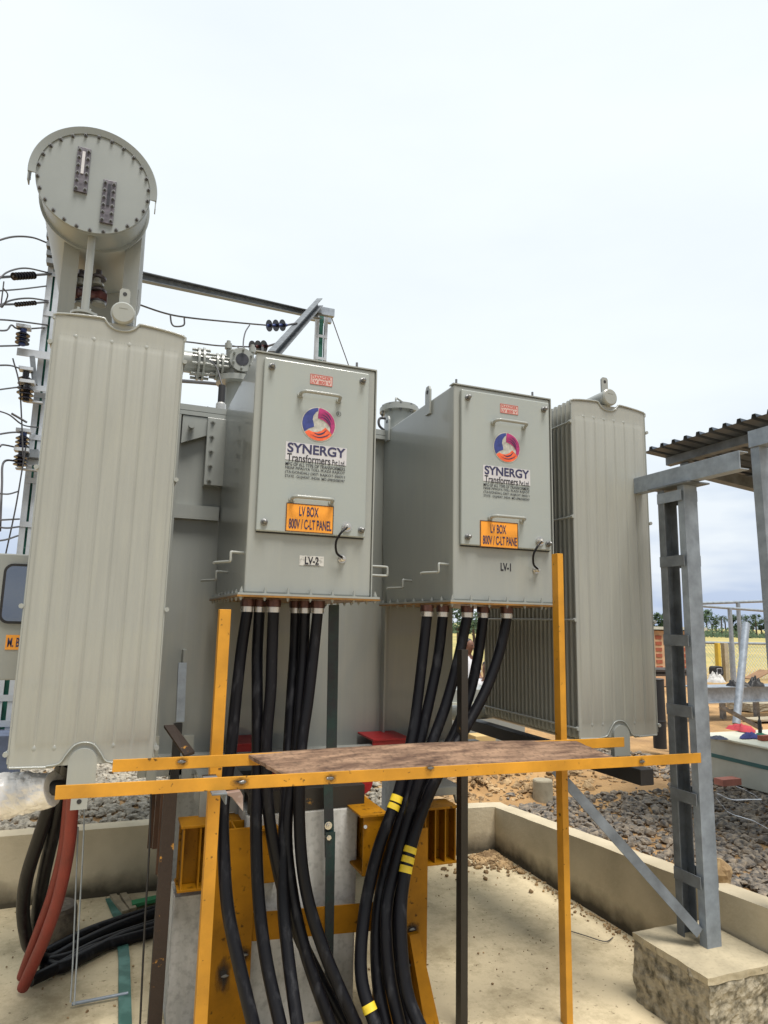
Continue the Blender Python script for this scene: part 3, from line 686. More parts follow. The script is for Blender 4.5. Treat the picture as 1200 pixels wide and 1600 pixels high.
    # rungs on the sides
    for (z, y_) in ((2.045, 3.04), (1.985, 3.50)):
        P_ = [(x0, y_+.012, z+.048), (x0-.05, y_+.003, z+.049), (x0-.06, y_, z+.045), (x0-.06, y_, z+.012), (x0-.066, y_+.008, z+.006), (x0-.115, y_+.07, z+.004), (x0-.122, y_+.08, z)]
        obj('cable_hook', MB().tube(P_, .0065, 8, 3), PAINT, B)
        P_ = [(x1, y_+.05, z+.022), (x1+.11, y_+.05, z+.022), (x1+.12, y_+.05, z+.014), (x1+.12, y_+.05, z-.014), (x1+.11, y_+.05, z-.022), (x1, y_+.05, z-.022)]
        obj('cable_hook', MB().tube(P_, .0065, 8, 3), PAINT, B)
    # gland plate
    gx0, gx1, gy0, gy1 = x0-.035, x1+.035, yf-.045, 3.93
    gp = MB().box(gx0, gx1, gy0, gy1, zb-.018, zb-.010)
    obj('gland_plate', gp, PLATEB, B)
    gf = MB().box(gx0+.002, gx1-.002, gy0+.002, gy1, zb-.0095, zb-.0005)
    n = 7
    for i in range(n):
        x = gx0+.02+(gx1-gx0-.04)*i/(n-1)
        gf.hexbolt((x, gy0+.02, zb), (0,0,1), .007, .014); gf.hexbolt((x, gy0+.02, zb-.018), (0,0,-1), .007, .008)
    for i in range(9):
        yy = gy0+.02+(gy1-gy0-.04)*i/8
        for x in (gx0+.018, gx1-.018): gf.hexbolt((x, yy, zb), (0,0,1), .008, .010); gf.hexbolt((x, yy, zb-.018), (0,0,-1), .007, .008)
    obj('gland_flange', gf, PAINT, B)
    return B
cable_box(1.543, 2.138, 1)
cable_box(.508, 1.104, 2)

# ---- conservator
YC = 4.0; cc = aY(148, 291, YC); RC = .312
cs = MB()
def ell(mb, y0, y1, r, n=56): mb.cyl((cc.x, y0, cc.z), (cc.x, y1, cc.z), r, None, n)
ell(cs, YC, YC+1.5, RC-.012)
C = obj('conservator', cs, CONS, T)
fl_ = MB(); ell(fl_, YC-.028, YC-.014, RC); obj('end_cover', fl_, CONS, C)
fl_ = MB(); ell(fl_, YC-.012, YC+.004, RC+.001)
ell(fl_, YC+.19, YC+.205, RC+.004); obj('flange_ring', fl_, CONS, C)
bolts('cover_bolt', [(cc.x+(RC-.012)*math.cos(2*math.pi*(i+.5)/26), YC-.028, cc.z+(RC-.012)*math.sin(2*math.pi*(i+.5)/26)) for i in range(26)], (0,-1,0), .008, .012, STEEL, C)
# rain hood: shallow half-round canopy with a broad front rim
hd = MB(); n = 48; a0, a1 = math.radians(-5), math.radians(184)
P = []; prf = ((RC-.003, YC-.035), (RC+.034, YC-.045), (RC+.038, YC-.040), (RC+.034, YC+.05), (RC+.031, YC+.05), (RC+.032, YC-.031), (RC-.003, YC-.0305)); K_ = len(prf)
for i in range(n+1):
    a = a0+(a1-a0)*i/n; sh_ = .03*max(0, math.sin(a))
    for (r, y) in prf: P.append((cc.x+r*math.cos(a), y, cc.z+r*math.sin(a)))
fs = [(i*K_+k, i*K_+(k+1) % K_, (i+1)*K_+(k+1) % K_, (i+1)*K_+k) for i in range(n) for k in range(K_)]
hd.add(P, fs, False); hd.add(P, [tuple(range(K_)), tuple(n*K_+k for k in range(K_-1, -1, -1))])
for a in (a0, a1):
    x_ = cc.x+(RC+.033)*math.cos(a); z_ = cc.z+(RC+.04)*math.sin(a); hd.box(x_-.003, x_+.003, YC-.04, YC+.02, z_-.05, z_-.001)
obj('rain_hood', hd, CONS, C)
for (px, py, h) in ((129, 267, .285), (169, 317, .275)):
    c = aY(px, py, YC-.03)
    obj('level_gauge', MB().box(c.x-.036, c.x+.036, YC-.044, YC-.0285, c.z-h/2, c.z+h/2), GAUGE, C, bevel=.002)
    bolts('gauge_bolt', [(c.x+s_, YC-.044, c.z-h/2+.02+i*(h-.04)/5) for i in range(6) for s_ in (-.024, .024)], (0,-1,0), .0075, .008, STEEL, C)
    obj('gauge_glass', MB().box(c.x-.008, c.x+.008, YC-.049, YC-.0445, c.z-h*.1, c.z+h*.4), STKR if px < 150 else GLASS, C)
# support legs and rear panel
sp_ = MB(); z0 = 3.02
for px, sgn in ((94, 1), (216, -1)):
    x = aY(px, 440, YC+.25).x
    sp_.sweep((x, YC+.25, z0), (x, YC+.25, cc.z-.12), [(0,0),(.09*sgn,0),(.09*sgn,.008),(.008*sgn,.008),(.008*sgn,.14),(0,.14)], (1,0,0), (0,1,0))
    sp_.sweep((x, YC+1.0, z0), (x, YC+1.0, cc.z-.12), [(0,0),(.09*sgn,0),(.09*sgn,.008),(.008*sgn,.008),(.008*sgn,.14),(0,.14)], (1,0,0), (0,1,0))
sp_.box(aY(94,440,YC+.25).x, aY(216,440,YC+.25).x, YC+.24, YC+1.15, z0-.06, z0-.0)
sp_.box(aY(98,440,YC+.25).x+.1, aY(212,440,YC+.25).x-.1, YC+.8, YC+.81, z0, cc.z-.2)
obj('support_frame', sp_, PAINT, C)
# drain pipe with flanges in front of the support
dp = MB(); x = aY(137, 440, YC+.05).x; yp = YC+.05
dp.stack((x, yp, z0), (0,0,1), [(0,.032),(.40,.032),(.40,.045),(.46,.045),(.46,.075),(.475,.075),(.478,.06),(.486,.06),(.488,.076),(.502,.076),(.502,.022),(cc.z-z0-.3,.022)], 24)
for i in range(6):
    a = i*1.047; dp.cyl((x+.06*math.cos(a), yp+.06*math.sin(a), z0+.41), (x+.06*math.cos(a), yp+.06*math.sin(a), z0+.52), .008, None, 6)
obj('drain_pipe', dp, PAINT, C)
# flanged relay pipework seen behind
for (px, py) in ((125, 440), (128, 470), (152, 440), (155, 470)):
    c = aY(px, py, YC+.4); bp = MB(); bp.stack((c.x, YC+.4, c.z-.03), (0,0,1), [(0,.02),(.0,.042),(.014,.042),(.014,.02),(.05,.02)], 18); obj('relay_flange', bp, PAINT, C)
c = aY(141, 462, YC+.42); obj('relay_body', MB().stack((c.x-.10, YC+.42, c.z), (1,0,0), [(0,.03),(.03,.05),(.06,.035),(.13,.035),(.16,.05),(.2,.03)], 20), PORCR, C)

for px in (127, 154):
    for py in (432, 452, 470):
        c = aY(px, py, YC+.42); obj('insulator_disc', MB().stack((c.x, YC+.42, c.z-.02), (0,0,1), [(0,.02),(0,.048),(.012,.05),(.035,.02),(.06,.02)], 18), GAUGE, C)
# ---- relief valve pipe and turret behind left box
def fl(mb, p, d, r, t=.014, nb=8, br=.010):
    p = V(p); d = V(d).normalized(); mb.cyl(p-d*t/2, p+d*t/2, r, None, 28)
    a = d.orthogonal().normalized(); b = d.cross(a)
    for i in range(nb):
        q = p+(a*math.cos(i*6.283/nb+.3)+b*math.sin(i*6.283/nb+.3))*(r-.018); mb.cyl(q-d*.045, q+d*.045, br, None, 6)
Yv = 4.6
p0 = aY(255, 560, Yv); p1 = aY(370, 577, Yv); dr = (p1-p0).normalized()
vp = MB(); vp.cyl(p0, aY(325, 570, Yv), .075, None, 24); q = aY(325, 571, Yv); vp.cyl(q, p1, .058, None, 24)
for px in (309, 317): fl(vp, aY(px, 569, Yv), dr, .115)
for px in (338, 346): fl(vp, aY(px, 573, Yv), dr, .095)
V1 = obj('relief_pipe', vp, PAINT, T)
c = aY(372, 590, Yv)
vt = MB().stack((c.x, Yv, 3.03), (0,0,1), [(0,.10),(c.z-3.03-.06,.085),(c.z-3.03-.06,.15),(c.z-3.03-.02,.15),(c.z-3.03-.02,.095),(c.z-3.03+.17,.095),(c.z-3.03+.19,.07)], 28)
vt.cyl((c.x, Yv-.14, c.z+.08), (c.x, Yv+.1, c.z+.08), .075, None, 24); fl(vt, (c.x, Yv-.14, c.z+.08), (0,1,0), .085, .016, 6, .008)
for dx in (-.08, .09): vt.cyl((c.x+dx, Yv, c.z+.12), (c.x+dx, Yv, c.z+.26), .014, None, 8); vt.cyl((c.x+dx, Yv, c.z+.2), (c.x+dx, Yv, c.z+.24), .025, None, 8)
obj('valve_housing', vt, PAINT, V1)
obj('valve_opening', MB().cyl((c.x, Yv-.149, c.z+.08), (c.x, Yv-.151, c.z+.08), .045, None, 20), GLASS, V1)
c = aY(345, 637, 4.15)
tp = MB().stack((c.x, 4.15, 3.035), (0,0,1), [(0,.045),(.01,.045),(.01,.032),(.09,.032),(.1,.024)], 18); tpo = obj('thermometer_pocket', tp, BRIGHT, T)
obj('pocket_cap', MB().cyl((c.x, 4.15, 3.136), (c.x, 4.15, 3.25), .022, None, 14), GASKET, tpo)
mb = MB().tube([(c.x, 4.15, 3.25), (c.x-.03, 4.25, 3.4), (c.x-.06, 4.4, 3.5), (c.x+.02, 4.6, 3.55)], .005, 6); obj('pocket_lead', mb, WIRE, tpo)
# hand-hole dome behind right box
c = aY(624, 650, 4.35)
dm = MB().stack((c.x, 4.35, 3.03), (0,0,1), [(0,.16),(.02,.16),(.02,.11),(.27,.11),(.27,.145),(.30,.145),(.302,.13),(.32,.13)], 32)
D = obj('pressure_relief_dome', dm, PAINT, T)
bolts('dome_bolt', [(c.x+.13*math.cos(i*.6283), 4.35+.13*math.sin(i*.6283), 3.33) for i in range(10)], (0,0,1), .008, .01, STEEL, D); bolts('dome_bolt', [(c.x+.13*math.cos(i*.6283), 4.35+.13*math.sin(i*.6283), 3.30) for i in range(10)], (0,0,-1), .008, .01, STEEL, D)
obj('dome_handle', MB().tube([(c.x-.05, 4.3, 3.35), (c.x-.05, 4.3, 3.39), (c.x-.03, 4.32, 3.40), (c.x+.06, 4.35, 3.37), (c.x+.08, 4.35, 3.35)], .007, 8, 4), PAINT, D)
obj('dome_pipe', MB().tube([(c.x-.11, 4.27, 3.22), (c.x-.2, 4.22, 3.20), (c.x-.21, 4.2, 3.14), (c.x-.15, 4.2, 3.10)], .009, 8), GASKET, D)
# marshalling box at the far left
Ym = 3.6; a = aY(8, 880, Ym); b_ = aY(8, 975, Ym)
mx0 = -1.25; mx1 = -.35
mb = MB().box(mx0, mx1, Ym, 4.0, 1.494, 2.08); 
M = obj('marshalling_box', mb, PAINT, T, bevel=.006)
wx0, wx1, wz0, wz1 = a.x, -.37, 1.752, 2.033
def rrect(x0, x1, z0, z1, r, y, n=5):
    P = []
    for (cx_, cz_, a0_) in ((x1-r, z0+r, -90), (x1-r, z1-r, 0), (x0+r, z1-r, 90), (x0+r, z0+r, 180)):
        for i in range(n+1):
            t = math.radians(a0_+90*i/n); P.append((cx_+r*math.cos(t), y, cz_+r*math.sin(t)))
    return P
wx1 = -.345; 
obj('window_gasket', MB().prism(rrect(wx0-.0, -.352, wz0, wz1, .04, Ym-.001), (0,-.012,0)), GASKET, M)
WG = mat('window_glass', (.25,.27,.30), .03, metal=.85, var=.02)
obj('window_pane', MB().prism(rrect(wx0+.012, -.364, wz0+.012, wz1-.012, .03, Ym-.0132), (0,-.002,0)), WG, M)
s0 = aY(10, 992, Ym); s1 = aY(10, 1015, Ym)
obj('orange_sign', MB().box(s0.x, -.37, Ym-.003, Ym, s1.z, s0.z), ORANGE, M)
text('sign_text', 'M. BOX', s0.x+.008, -.378, s1.z+.012, s0.z-.012, Ym-.004, NAVY, M, .02)

# ================================================================== CABLES
def cable(name, pts, r, m, label, cat, group, gland=True, tapes=()):
    P = [V(p) for p in pts]; root = thing(name, label, cat, P[-1], group)
    obj('sheath', MB().tube(P, r, 14, 10), m, root)
    if gland:
        d = V((0,0,1)); g0 = MB(); p = P[0]
        g0.cyl((p.x, p.y, p.z), (p.x, p.y, p.z+.024), r*1.16, None, 20)
        obj('gland', g0, BRIGHT, root); obj('gland_nut', MB().cyl((p.x, p.y, p.z+.025), (p.x, p.y, p.z+.058), r*1.3, None, 6), BRONZ, root)
    if tapes:
        Q = crom(P, 60)
        for zt_ in tapes:
            k = min(range(len(Q)-1), key=lambda i: abs(Q[i].z-zt_)); d = (Q[k+1]-Q[k]).normalized()
            obj('tape', MB().cyl(Q[k]-d*(.012+random.uniform(0,.004))+V((.0,0,random.uniform(-.002,.002))), Q[k]+d*.014, r*1.06, r*1.1, 16, False), TAPE, root)
    return root
def path(pl, ytop, ybot, zgl):
    """pixels from gland to floor with depth easing from ytop to ybot, then down onto the slab"""
    n = len(pl); out_ = []
    for i, (px, py) in enumerate(pl):
        t = i/(n-1); out_.append(aY(px, py, ytop+(ybot-.24-ytop)*t*t+0*t))
    p0 = out_[0]; out_[0] = V((p0.x, p0.y, zgl)); 
    e_ = out_[-1]; d = (out_[-1]-out_[-2]).normalized()
    q = e_+d*.05; out_.append(V((q.x, q.y, max(q.z, .06)))); out_.append(V((q.x+d.x*.2, q.y-.12, .045))); out_.append(V((q.x+d.x*.3, q.y-.7, .03)))
    return out_
zg = 1.83
LB = 'power cables hanging from the left cable box'
CB = [
 ([(386,962),(378,1010),(370,1080),(360,1180),(349,1260),(350,1340),(356,1420),(372,1500),(398,1610)], 3.10, 3.00, 'outermost left black cable under the left box, curving past the yellow column'),
 ([(405,962),(402,1020),(402,1080),(402,1200),(400,1290),(404,1400),(416,1500),(440,1610)], 3.12, 2.98, 'second black cable from the left, running almost straight down'),
 ([(427,962),(425,1020),(423,1080),(416,1170),(420,1270),(437,1370),(462,1450),(500,1530),(545,1610)], 3.05, 3.10, 'third black cable, swinging right behind its neighbours below the platform'),
 ([(462,965),(460,1020),(456,1080),(450,1180),(444,1290),(442,1400),(451,1500),(466,1610)], 3.16, 2.96, 'fourth black cable, in front of the crossing pair under the left box'),
 ([(476,965),(474,1020),(470,1080),(462,1180),(448,1290),(456,1390),(478,1490),(520,1610)], 3.10, 3.06, 'fifth black cable, crossing behind the fourth under the platform'),
 ([(496,965),(490,1020),(482,1090),(470,1180),(468,1290),(478,1390),(508,1490),(560,1610)], 3.05, 3.02, 'rightmost black cable under the left box, sweeping right to the floor'),
]
for pl, a, b, lab in CB: cable('power_cable', path(pl, a, b, zg), .0255, RUB, lab, 'cable', LB)
RB = 'power cables hanging from the right cable box'
DB = [
 ([(667,968),(661,1020),(653,1090),(644,1150),(622,1240),(590,1330),(569,1430),(565,1530),(592,1615)], 3.14, 2.96, 'leftmost cable under the right box with two yellow tape bands', (.985, .955, .27)),
 ([(692,966),(684,1030),(672,1090),(654,1170),(636,1250),(608,1340),(590,1430),(590,1530),(606,1615)], 3.12, 3.02, 'second cable from the left under the right box, behind the taped one', ()),
 ([(730,966),(716,1030),(697,1100),(672,1170),(646,1250),(622,1340),(604,1420),(608,1520),(628,1615)], 3.06, 2.98, 'middle cable under the right box, nearest over the gap', ()),
 ([(755,968),(746,1030),(732,1090),(708,1150),(672,1220),(645,1310),(618,1420),(622,1530),(646,1615)], 3.10, 3.04, 'fourth cable from the left under the right box, passing the black post', ()),
 ([(792,968),(780,1020),(758,1080),(726,1140),(690,1200),(655,1280),(632,1370),(626,1450),(636,1550),(664,1620)], 3.05, 2.90, 'rightmost cable under the right box with three yellow tape bands', (.80, .765, .73)),
]
for pl, a, b, lab, tp_ in DB: cable('power_cable', path(pl, a, b, zg), .0265, RUB, lab, 'cable', RB, True, tp_)
# dark green earthing strip down the middle
es = thing('earthing_strip', 'dark green painted earthing strip hanging down between the cables', 'earthing strip', (.95, 3.17, 0))
P = [aY(523,950,3.2), aY(521,1080,3.2), aY(517,1180,3.2)]
mb = MB().prism([aY(514,945,3.2), aY(530,945,3.2), aY(526,1185,3.2), aY(510,1185,3.2)], (0,.006,0)); obj('upper_strip', mb, DKGREEN, es)
mb = MB().prism([aY(505,1188,3.17), aY(519,1188,3.17), aY(523,1340,3.17), aY(508,1340,3.17)], (0,.006,0)); mb.prism([aY(509,1300,3.155), aY(524,1300,3.155), aY(519,1620,3.155), aY(507,1620,3.155)], (0,.006,0))
obj('lower_strip', mb, DKGREEN, es); mb = MB()
for z_ in (1290, 1308): p = aY(513, z_, 3.165); mb.hexbolt(p, (0,-1,0), .012, .01)
obj('strip_bolts', mb, BRIGHT, es)

# ================================================================== WORK PLATFORM
pf = thing('work_platform', 'yellow angle-iron platform frame with posts in front of the transformer', 'platform', (1.2, 2.7, 0))
Lp = [(0,0),(.055,0),(.055,.006),(.006,.006),(.006,.055),(0,.055)]
def beam(p0, p1, name='beam', m=YEL, h=.046):
    # angle: vertical leg facing the viewer, horizontal leg backwards
    d = (p1-p0).normalized(); u = V((0,0,1)); v = u.cross(d).normalized()     # v points +Y-ish
    if v.y < 0: v = -v
    mb = MB().prism([p0, p0+u*h, p0+u*h+v*.006, p0+u*.006+v*.006, p0+u*.006+v*h, p0+v*h], p1-p0)
    return obj(name, mb, m, pf, bevel=.0015)
f0 = aY(85, 1250, 2.64); f1 = aY(1096, 1192, 2.585)
b0 = aY(175, 1207, 2.87); b1_ = aY(976, 1167, 2.80)
beam(f0, f1); beam(b0, b1_)
def post(px, py, Y, zt_, w_, m=YEL, name='post', lean=0):
    p = aY(px, py, Y); mb = MB(); 
    mb.sweep((p.x, Y, 0.0), (p.x+lean, Y, zt_), [(0,0),(w_,0),(w_,.006),(.006,.006),(.006,.05),(0,.05)], (1,0,0), (0,1,0))
    return obj(name, mb, m, pf, bevel=.0015)
zt_ = aY(883, 866, 2.84).z; post(877, 1160, 2.822, zt_, .034)
zt_ = aY(352, 952, 2.93).z; post(331, 1160, 2.93, zt_, .048, YELD if False else YEL)
zt_ = aY(728, 1015, 2.96).z; post(721, 1200, 2.96, zt_, .036, BLACKST)
# welded rests
for (px, py, Y) in ((352, 1212, 2.62),):
    a = aY(318, 1203, 2.86); mb = MB().box(a.x, a.x+.055, 2.585, 2.90, f0.z-.010, f0.z-.003); mb.box(a.x+.049, a.x+.0555, 2.59, 2.90, f0.z-.045, f0.z-.0105)
    obj('cross_bar', mb, GALVD, pf, bevel=.002)
# weld scorch and slag
def scorch_mat():
    m, t, p = nodes('weld_scorch'); nn = t.nodes.new; lk = t.links.new
    p.inputs['Base Color'].default_value = (.012,.01,.009,1); p.inputs['Roughness'].default_value = .8
    tcn = nn('ShaderNodeTexCoord'); mp_ = nn('ShaderNodeVectorMath'); mp_.operation = 'SUBTRACT'; mp_.inputs[1].default_value = (0,0,0); lk(tcn.outputs['Object'], mp_.inputs[0])
    sx = nn('ShaderNodeVectorMath'); sx.operation = 'MULTIPLY'; sx.inputs[1].default_value = (1,0,1); lk(mp_.outputs[0], sx.inputs[0])
    ln = nn('ShaderNodeVectorMath'); ln.operation = 'LENGTH'; lk(sx.outputs[0], ln.inputs[0])
    nz_ = nn('ShaderNodeTexNoise'); nz_.inputs['Scale'].default_value = 2.2; nz_.inputs['Detail'].default_value = 4; lk(tcn.outputs['Object'], nz_.inputs[0])
    ma = nn('ShaderNodeMath'); ma.operation = 'MULTIPLY_ADD'; ma.inputs[1].default_value = .9; lk(nz_.outputs[0], ma.inputs[0]); lk(ln.outputs['Value'], ma.inputs[2])
    mr_ = nn('ShaderNodeMapRange'); mr_.inputs[1].default_value = .62; mr_.inputs[2].default_value = 1.25; mr_.inputs[3].default_value = .97; mr_.inputs[4].default_value = 0; lk(ma.outputs[0], mr_.inputs[0]); lk(mr_.outputs[0], p.inputs['Alpha'])
    return m
SCORCH = scorch_mat()
def scorch(px, py, Y, hw, hh, par, bead=True):
    p = aY(px, py, Y-.0012); o = obj('scorch_mark', MB().add([(-1,0,-1),(1,0,-1),(1,0,1),(-1,0,1)], [(0,1,2,3)]), SCORCH, par, org=V((0,0,0)))
    o.scale = (hw, 1, hh); o.location = p-ORG[par]
    if bead:
        mb = MB(); c0_ = V((p.x+random.uniform(-.2,.2)*hw, p.y-.001, p.z)); n = 9
        for j in range(6):
            for i in range(n):
                t = math.pi*j/5; a = 6.283*i/n; k = 1+.5*mnoise.noise(V((i*1.3+px, j*1.1, py))); mb.v.append((c0_.x+.014*k*math.cos(t), c0_.y-.001-.003*math.sin(t)*abs(math.cos(a))*k, c0_.z+.006*k*math.sin(t)*math.sin(a)))
        mb.f = [(j*n+i, j*n+(i+1) % n, (j+1)*n+(i+1) % n, (j+1)*n+i) for j in range(5) for i in range(n)]; mb.sm = [False]*len(mb.f)
        obj('weld_bead', mb, STEEL, par)
def yb_at(px, A, B_):       # depth of the beam face below a photo column
    t = (px-85)/(1096-85); return A.y+(B_.y-A.y)*t
for (px, py, hw) in ((376, 1222, .05), (517, 1216, .035), (672, 1200, .03), (1003, 1190, .025)): 
    p = aY(px, py, yb_at(px, f0, f1)-.004); scorch(px, py, yb_at(px, f0, f1)-.003, hw, .022, pf)
scorch(285, 1190, b0.y-.012, .035, .022, pf)
a = aY(352, 1242, 2.62); mb = MB().prism([aY(350,1240,2.60), aY(376,1236,2.60), aY(380,1244,2.60), aY(380,1268,2.60), aY(362,1246,2.60)], (0,.05,0)); obj('end_clamp', mb, mat('rusty_clamp', (.22,.15,.12), .6, c2=(.34,.27,.24), scale=20), pf, bevel=.002)
# board lying on it
A = aY(385, 1190, 2.86); B = aY(498, 1222, 2.64); 
bd = MB(); nX, nYy = 60, 14
xL0, xL1 = A.x, aY(880, 1168, 2.85).x; 
c0 = V((b0.x, b0.y, b0.z)); 
def board_pt(u, v):   # u along, v 0 back 1 front
    xb = aY(385,1190,2.86).x*(1-u) + aY(895,1170,2.83).x*u; xf = aY(450,1214,2.65).x*(1-u) + aY(965,1184,2.62).x*u
    yb_ = b0.y+(b1_.y-b0.y)*((xb-b0.x)/(b1_.x-b0.x))+.012; yf_ = f0.y+(f1.y-f0.y)*((xf-f0.x)/(f1.x-f0.x))+.012
    zb_ = b0.z+.044+(b1_.z-b0.z)*((xb-b0.x)/(b1_.x-b0.x)); zf_ = f0.z+.030+(f1.z-f0.z)*((xf-f0.x)/(f1.x-f0.x))
    p = V((xb, yb_, zb_)).lerp(V((xf, yf_, zf_)), v); p.z += .006*mnoise.noise(V((p.x*2, p.y*2, 0))) + .012*math.sin(math.pi*u)
    return p
for s_ in (0, 1):
    for j in range(nYy+1):
        for i in range(nX+1):
            p = board_pt(i/nX, j/nYy); 
            if i in (0, nX): p.x += .008*mnoise.noise(V((j*.9, i, 1)))
            bd.v.append((p.x, p.y, p.z-.013*s_))
W_ = nX+1; O = W_*(nYy+1)
for j in range(nYy):
    for i in range(nX):
        bd.f.append((j*W_+i, (j+1)*W_+i, (j+1)*W_+i+1, j*W_+i+1)); bd.sm.append(True)
        bd.f.append((O+j*W_+i, O+j*W_+i+1, O+(j+1)*W_+i+1, O+(j+1)*W_+i)); bd.sm.append(True)
for i in range(nX):
    for j, fl2 in ((0, 0), (nYy, 1)): 
        q = (j*W_+i, j*W_+i+1, O+j*W_+i+1, O+j*W_+i); bd.f.append(q if not fl2 else q[::-1]); bd.sm.append(False)
for j in range(nYy):
    for i, fl2 in ((0, 1), (nX, 0)):
        q = (j*W_+i, (j+1)*W_+i, O+(j+1)*W_+i, O+j*W_+i); bd.f.append(q if fl2 else q[::-1]); bd.sm.append(False)
obj('plywood_board', bd, WOOD, label='long weathered plywood board lying across the yellow platform frame', cat='board')

# ================================================================== STAND AND PLINTH
sd_ = thing('steel_stand', 'ochre yellow steel stand of columns and ribbed beams under the transformer', 'stand', (.9, 3.3, 0))
def col_h(px0, px1, pyt, Y, name='column', d=.12):
    a = aY(px0, pyt, Y); b = aY(px1, pyt, Y)
    mb = MB().box(a.x, b.x, Y, Y+.01, 0, a.z); mb.box((a.x+b.x)/2-.004, (a.x+b.x)/2+.004, Y+.0105, Y+d, 0, a.z); mb.box(a.x, b.x, Y+d+.0005, Y+d+.01, 0, a.z)
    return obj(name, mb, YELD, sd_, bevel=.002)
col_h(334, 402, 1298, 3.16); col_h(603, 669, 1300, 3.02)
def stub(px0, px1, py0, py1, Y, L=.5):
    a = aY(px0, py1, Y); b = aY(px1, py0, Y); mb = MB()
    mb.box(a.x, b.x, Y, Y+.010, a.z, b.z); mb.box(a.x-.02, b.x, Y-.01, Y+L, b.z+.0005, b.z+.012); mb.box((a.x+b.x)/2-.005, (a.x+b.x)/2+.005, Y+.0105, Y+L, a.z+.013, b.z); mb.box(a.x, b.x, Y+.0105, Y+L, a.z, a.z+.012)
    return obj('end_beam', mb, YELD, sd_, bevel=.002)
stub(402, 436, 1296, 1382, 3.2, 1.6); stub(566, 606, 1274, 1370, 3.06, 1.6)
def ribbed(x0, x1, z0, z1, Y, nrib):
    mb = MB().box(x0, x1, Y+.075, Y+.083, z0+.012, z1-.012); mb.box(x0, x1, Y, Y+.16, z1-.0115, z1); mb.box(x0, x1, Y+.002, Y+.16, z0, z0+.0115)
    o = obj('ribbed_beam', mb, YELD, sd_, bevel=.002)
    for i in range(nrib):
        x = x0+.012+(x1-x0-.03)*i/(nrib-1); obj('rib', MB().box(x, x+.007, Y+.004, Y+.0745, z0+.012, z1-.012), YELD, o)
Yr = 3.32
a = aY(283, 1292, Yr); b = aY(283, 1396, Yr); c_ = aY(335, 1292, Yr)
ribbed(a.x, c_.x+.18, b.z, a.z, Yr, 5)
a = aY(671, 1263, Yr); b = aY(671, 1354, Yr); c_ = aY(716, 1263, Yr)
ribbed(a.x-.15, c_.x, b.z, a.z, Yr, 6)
for (px0, px1, py0, py1, Y) in ((230, 244, 1236, 1326, 4.05), (238, 262, 1236, 1327, 3.9), (243, 268, 1236, 1367, 3.6)):
    a = aY(px0, py1, Y); b = aY(px1, py0, Y); obj('hanger_plate', MB().box(a.x, b.x, Y, Y+.02, a.z, b.z), RUSTBR, sd_)
a = aY(394, 1427, 3.19); b = aY(655, 1402, 3.09); mb = MB()
mb.prism([a, aY(655,1404,3.12), aY(655,1448,3.12), aY(394,1471,3.19)], (0,.008,0)); obj('tie_beam', mb, YELD, sd_)
# diagonal props, scorched welds
mb = MB().prism([aY(640,1462,2.99), aY(655,1458,2.99), aY(692,1625,2.90), aY(668,1625,2.90)], (0,.05,0)); obj('prop', mb, YELD, sd_)
scorch(349, 1525, 3.158, .045, .10, sd_); scorch(380, 1492, 3.158, .05, .045, sd_); scorch(645, 1452, 3.018, .05, .04, sd_); scorch(637, 1508, 3.018, .035, .05, sd_)
mb = MB().cyl(aY(571, 1292, 3.058), aY(571, 1292, 3.045), .008, None, 12); obj('stand_bolt', mb, BRIGHT, sd_)
# flaking angle upright
p = aY(262, 1400, 3.33); mb = MB().sweep((p.x-.005, 3.33, 0), (p.x-.005, 3.33, aY(262,1236,3.33).z), [(0,0),(.007,0),(.007,-.0),(.05,0),(.05,.008),(.007,.008),(.007,.06),(0,.06)], (-1,0,0), (0,1,0))
mb = MB().box(p.x-.045, p.x+.012, 3.33, 3.338, 0, aY(262,1236,3.33).z); mb.box(p.x-.045, p.x-.037, 3.3385, 3.39, 0, aY(262,1236,3.33).z)
obj('angle_upright', mb, FLAKE, sd_)
# concrete plinth + post
mb = MB(); a = aY(402, 1272, 3.24); b = aY(560, 1268, 3.24)
mb.box(a.x-.05, b.x, 3.24, 4.6, -.02, a.z)
obj('concrete_plinth', mb, PLCON, bevel=.012, label='pale concrete plinth behind the black cables between the yellow columns', cat='plinth')
a = aY(272, 1398, 3.4); b = aY(333, 1398, 3.4)
mb = MB(); n = 14
for k in range(n):
    z0 = -.01+(a.z-.002)*k/n; z1 = -.01+(a.z-.002)*(k+1)/n; j0 = .008*mnoise.noise(V((k*.7,0,0))); j1 = .008*mnoise.noise(V(((k+1)*.7,0,0)))
    mb.add([(a.x+j0,3.4,z0),(b.x+j0,3.4,z0),(b.x+j0,3.6,z0),(a.x+j0,3.6,z0),(a.x+j1,3.4,z1),(b.x+j1,3.4,z1),(b.x+j1,3.6,z1),(a.x+j1,3.6,z1)], [(0,1,5,4),(1,2,6,5),(2,3,7,6),(3,0,4,7)] + ([(4,5,6,7)] if k == n-1 else []))
obj('concrete_pillar', mb, PLCON, label='rough grey concrete pillar under the ribbed yellow beam at left', cat='pillar')
# rear pillars that carry the tank
for x in (.4, 1.3, 1.95):
    obj('concrete_pillar', MB().box(x, x+.25, 4.65, 4.95, -.02, .98), PLCON, label={.4:'rear concrete pillar under the left end of the tank', 1.3:'rear concrete pillar under the middle of the tank', 1.95:'rear concrete pillar under the right end of the tank'}[x], cat='pillar', bevel=.01)

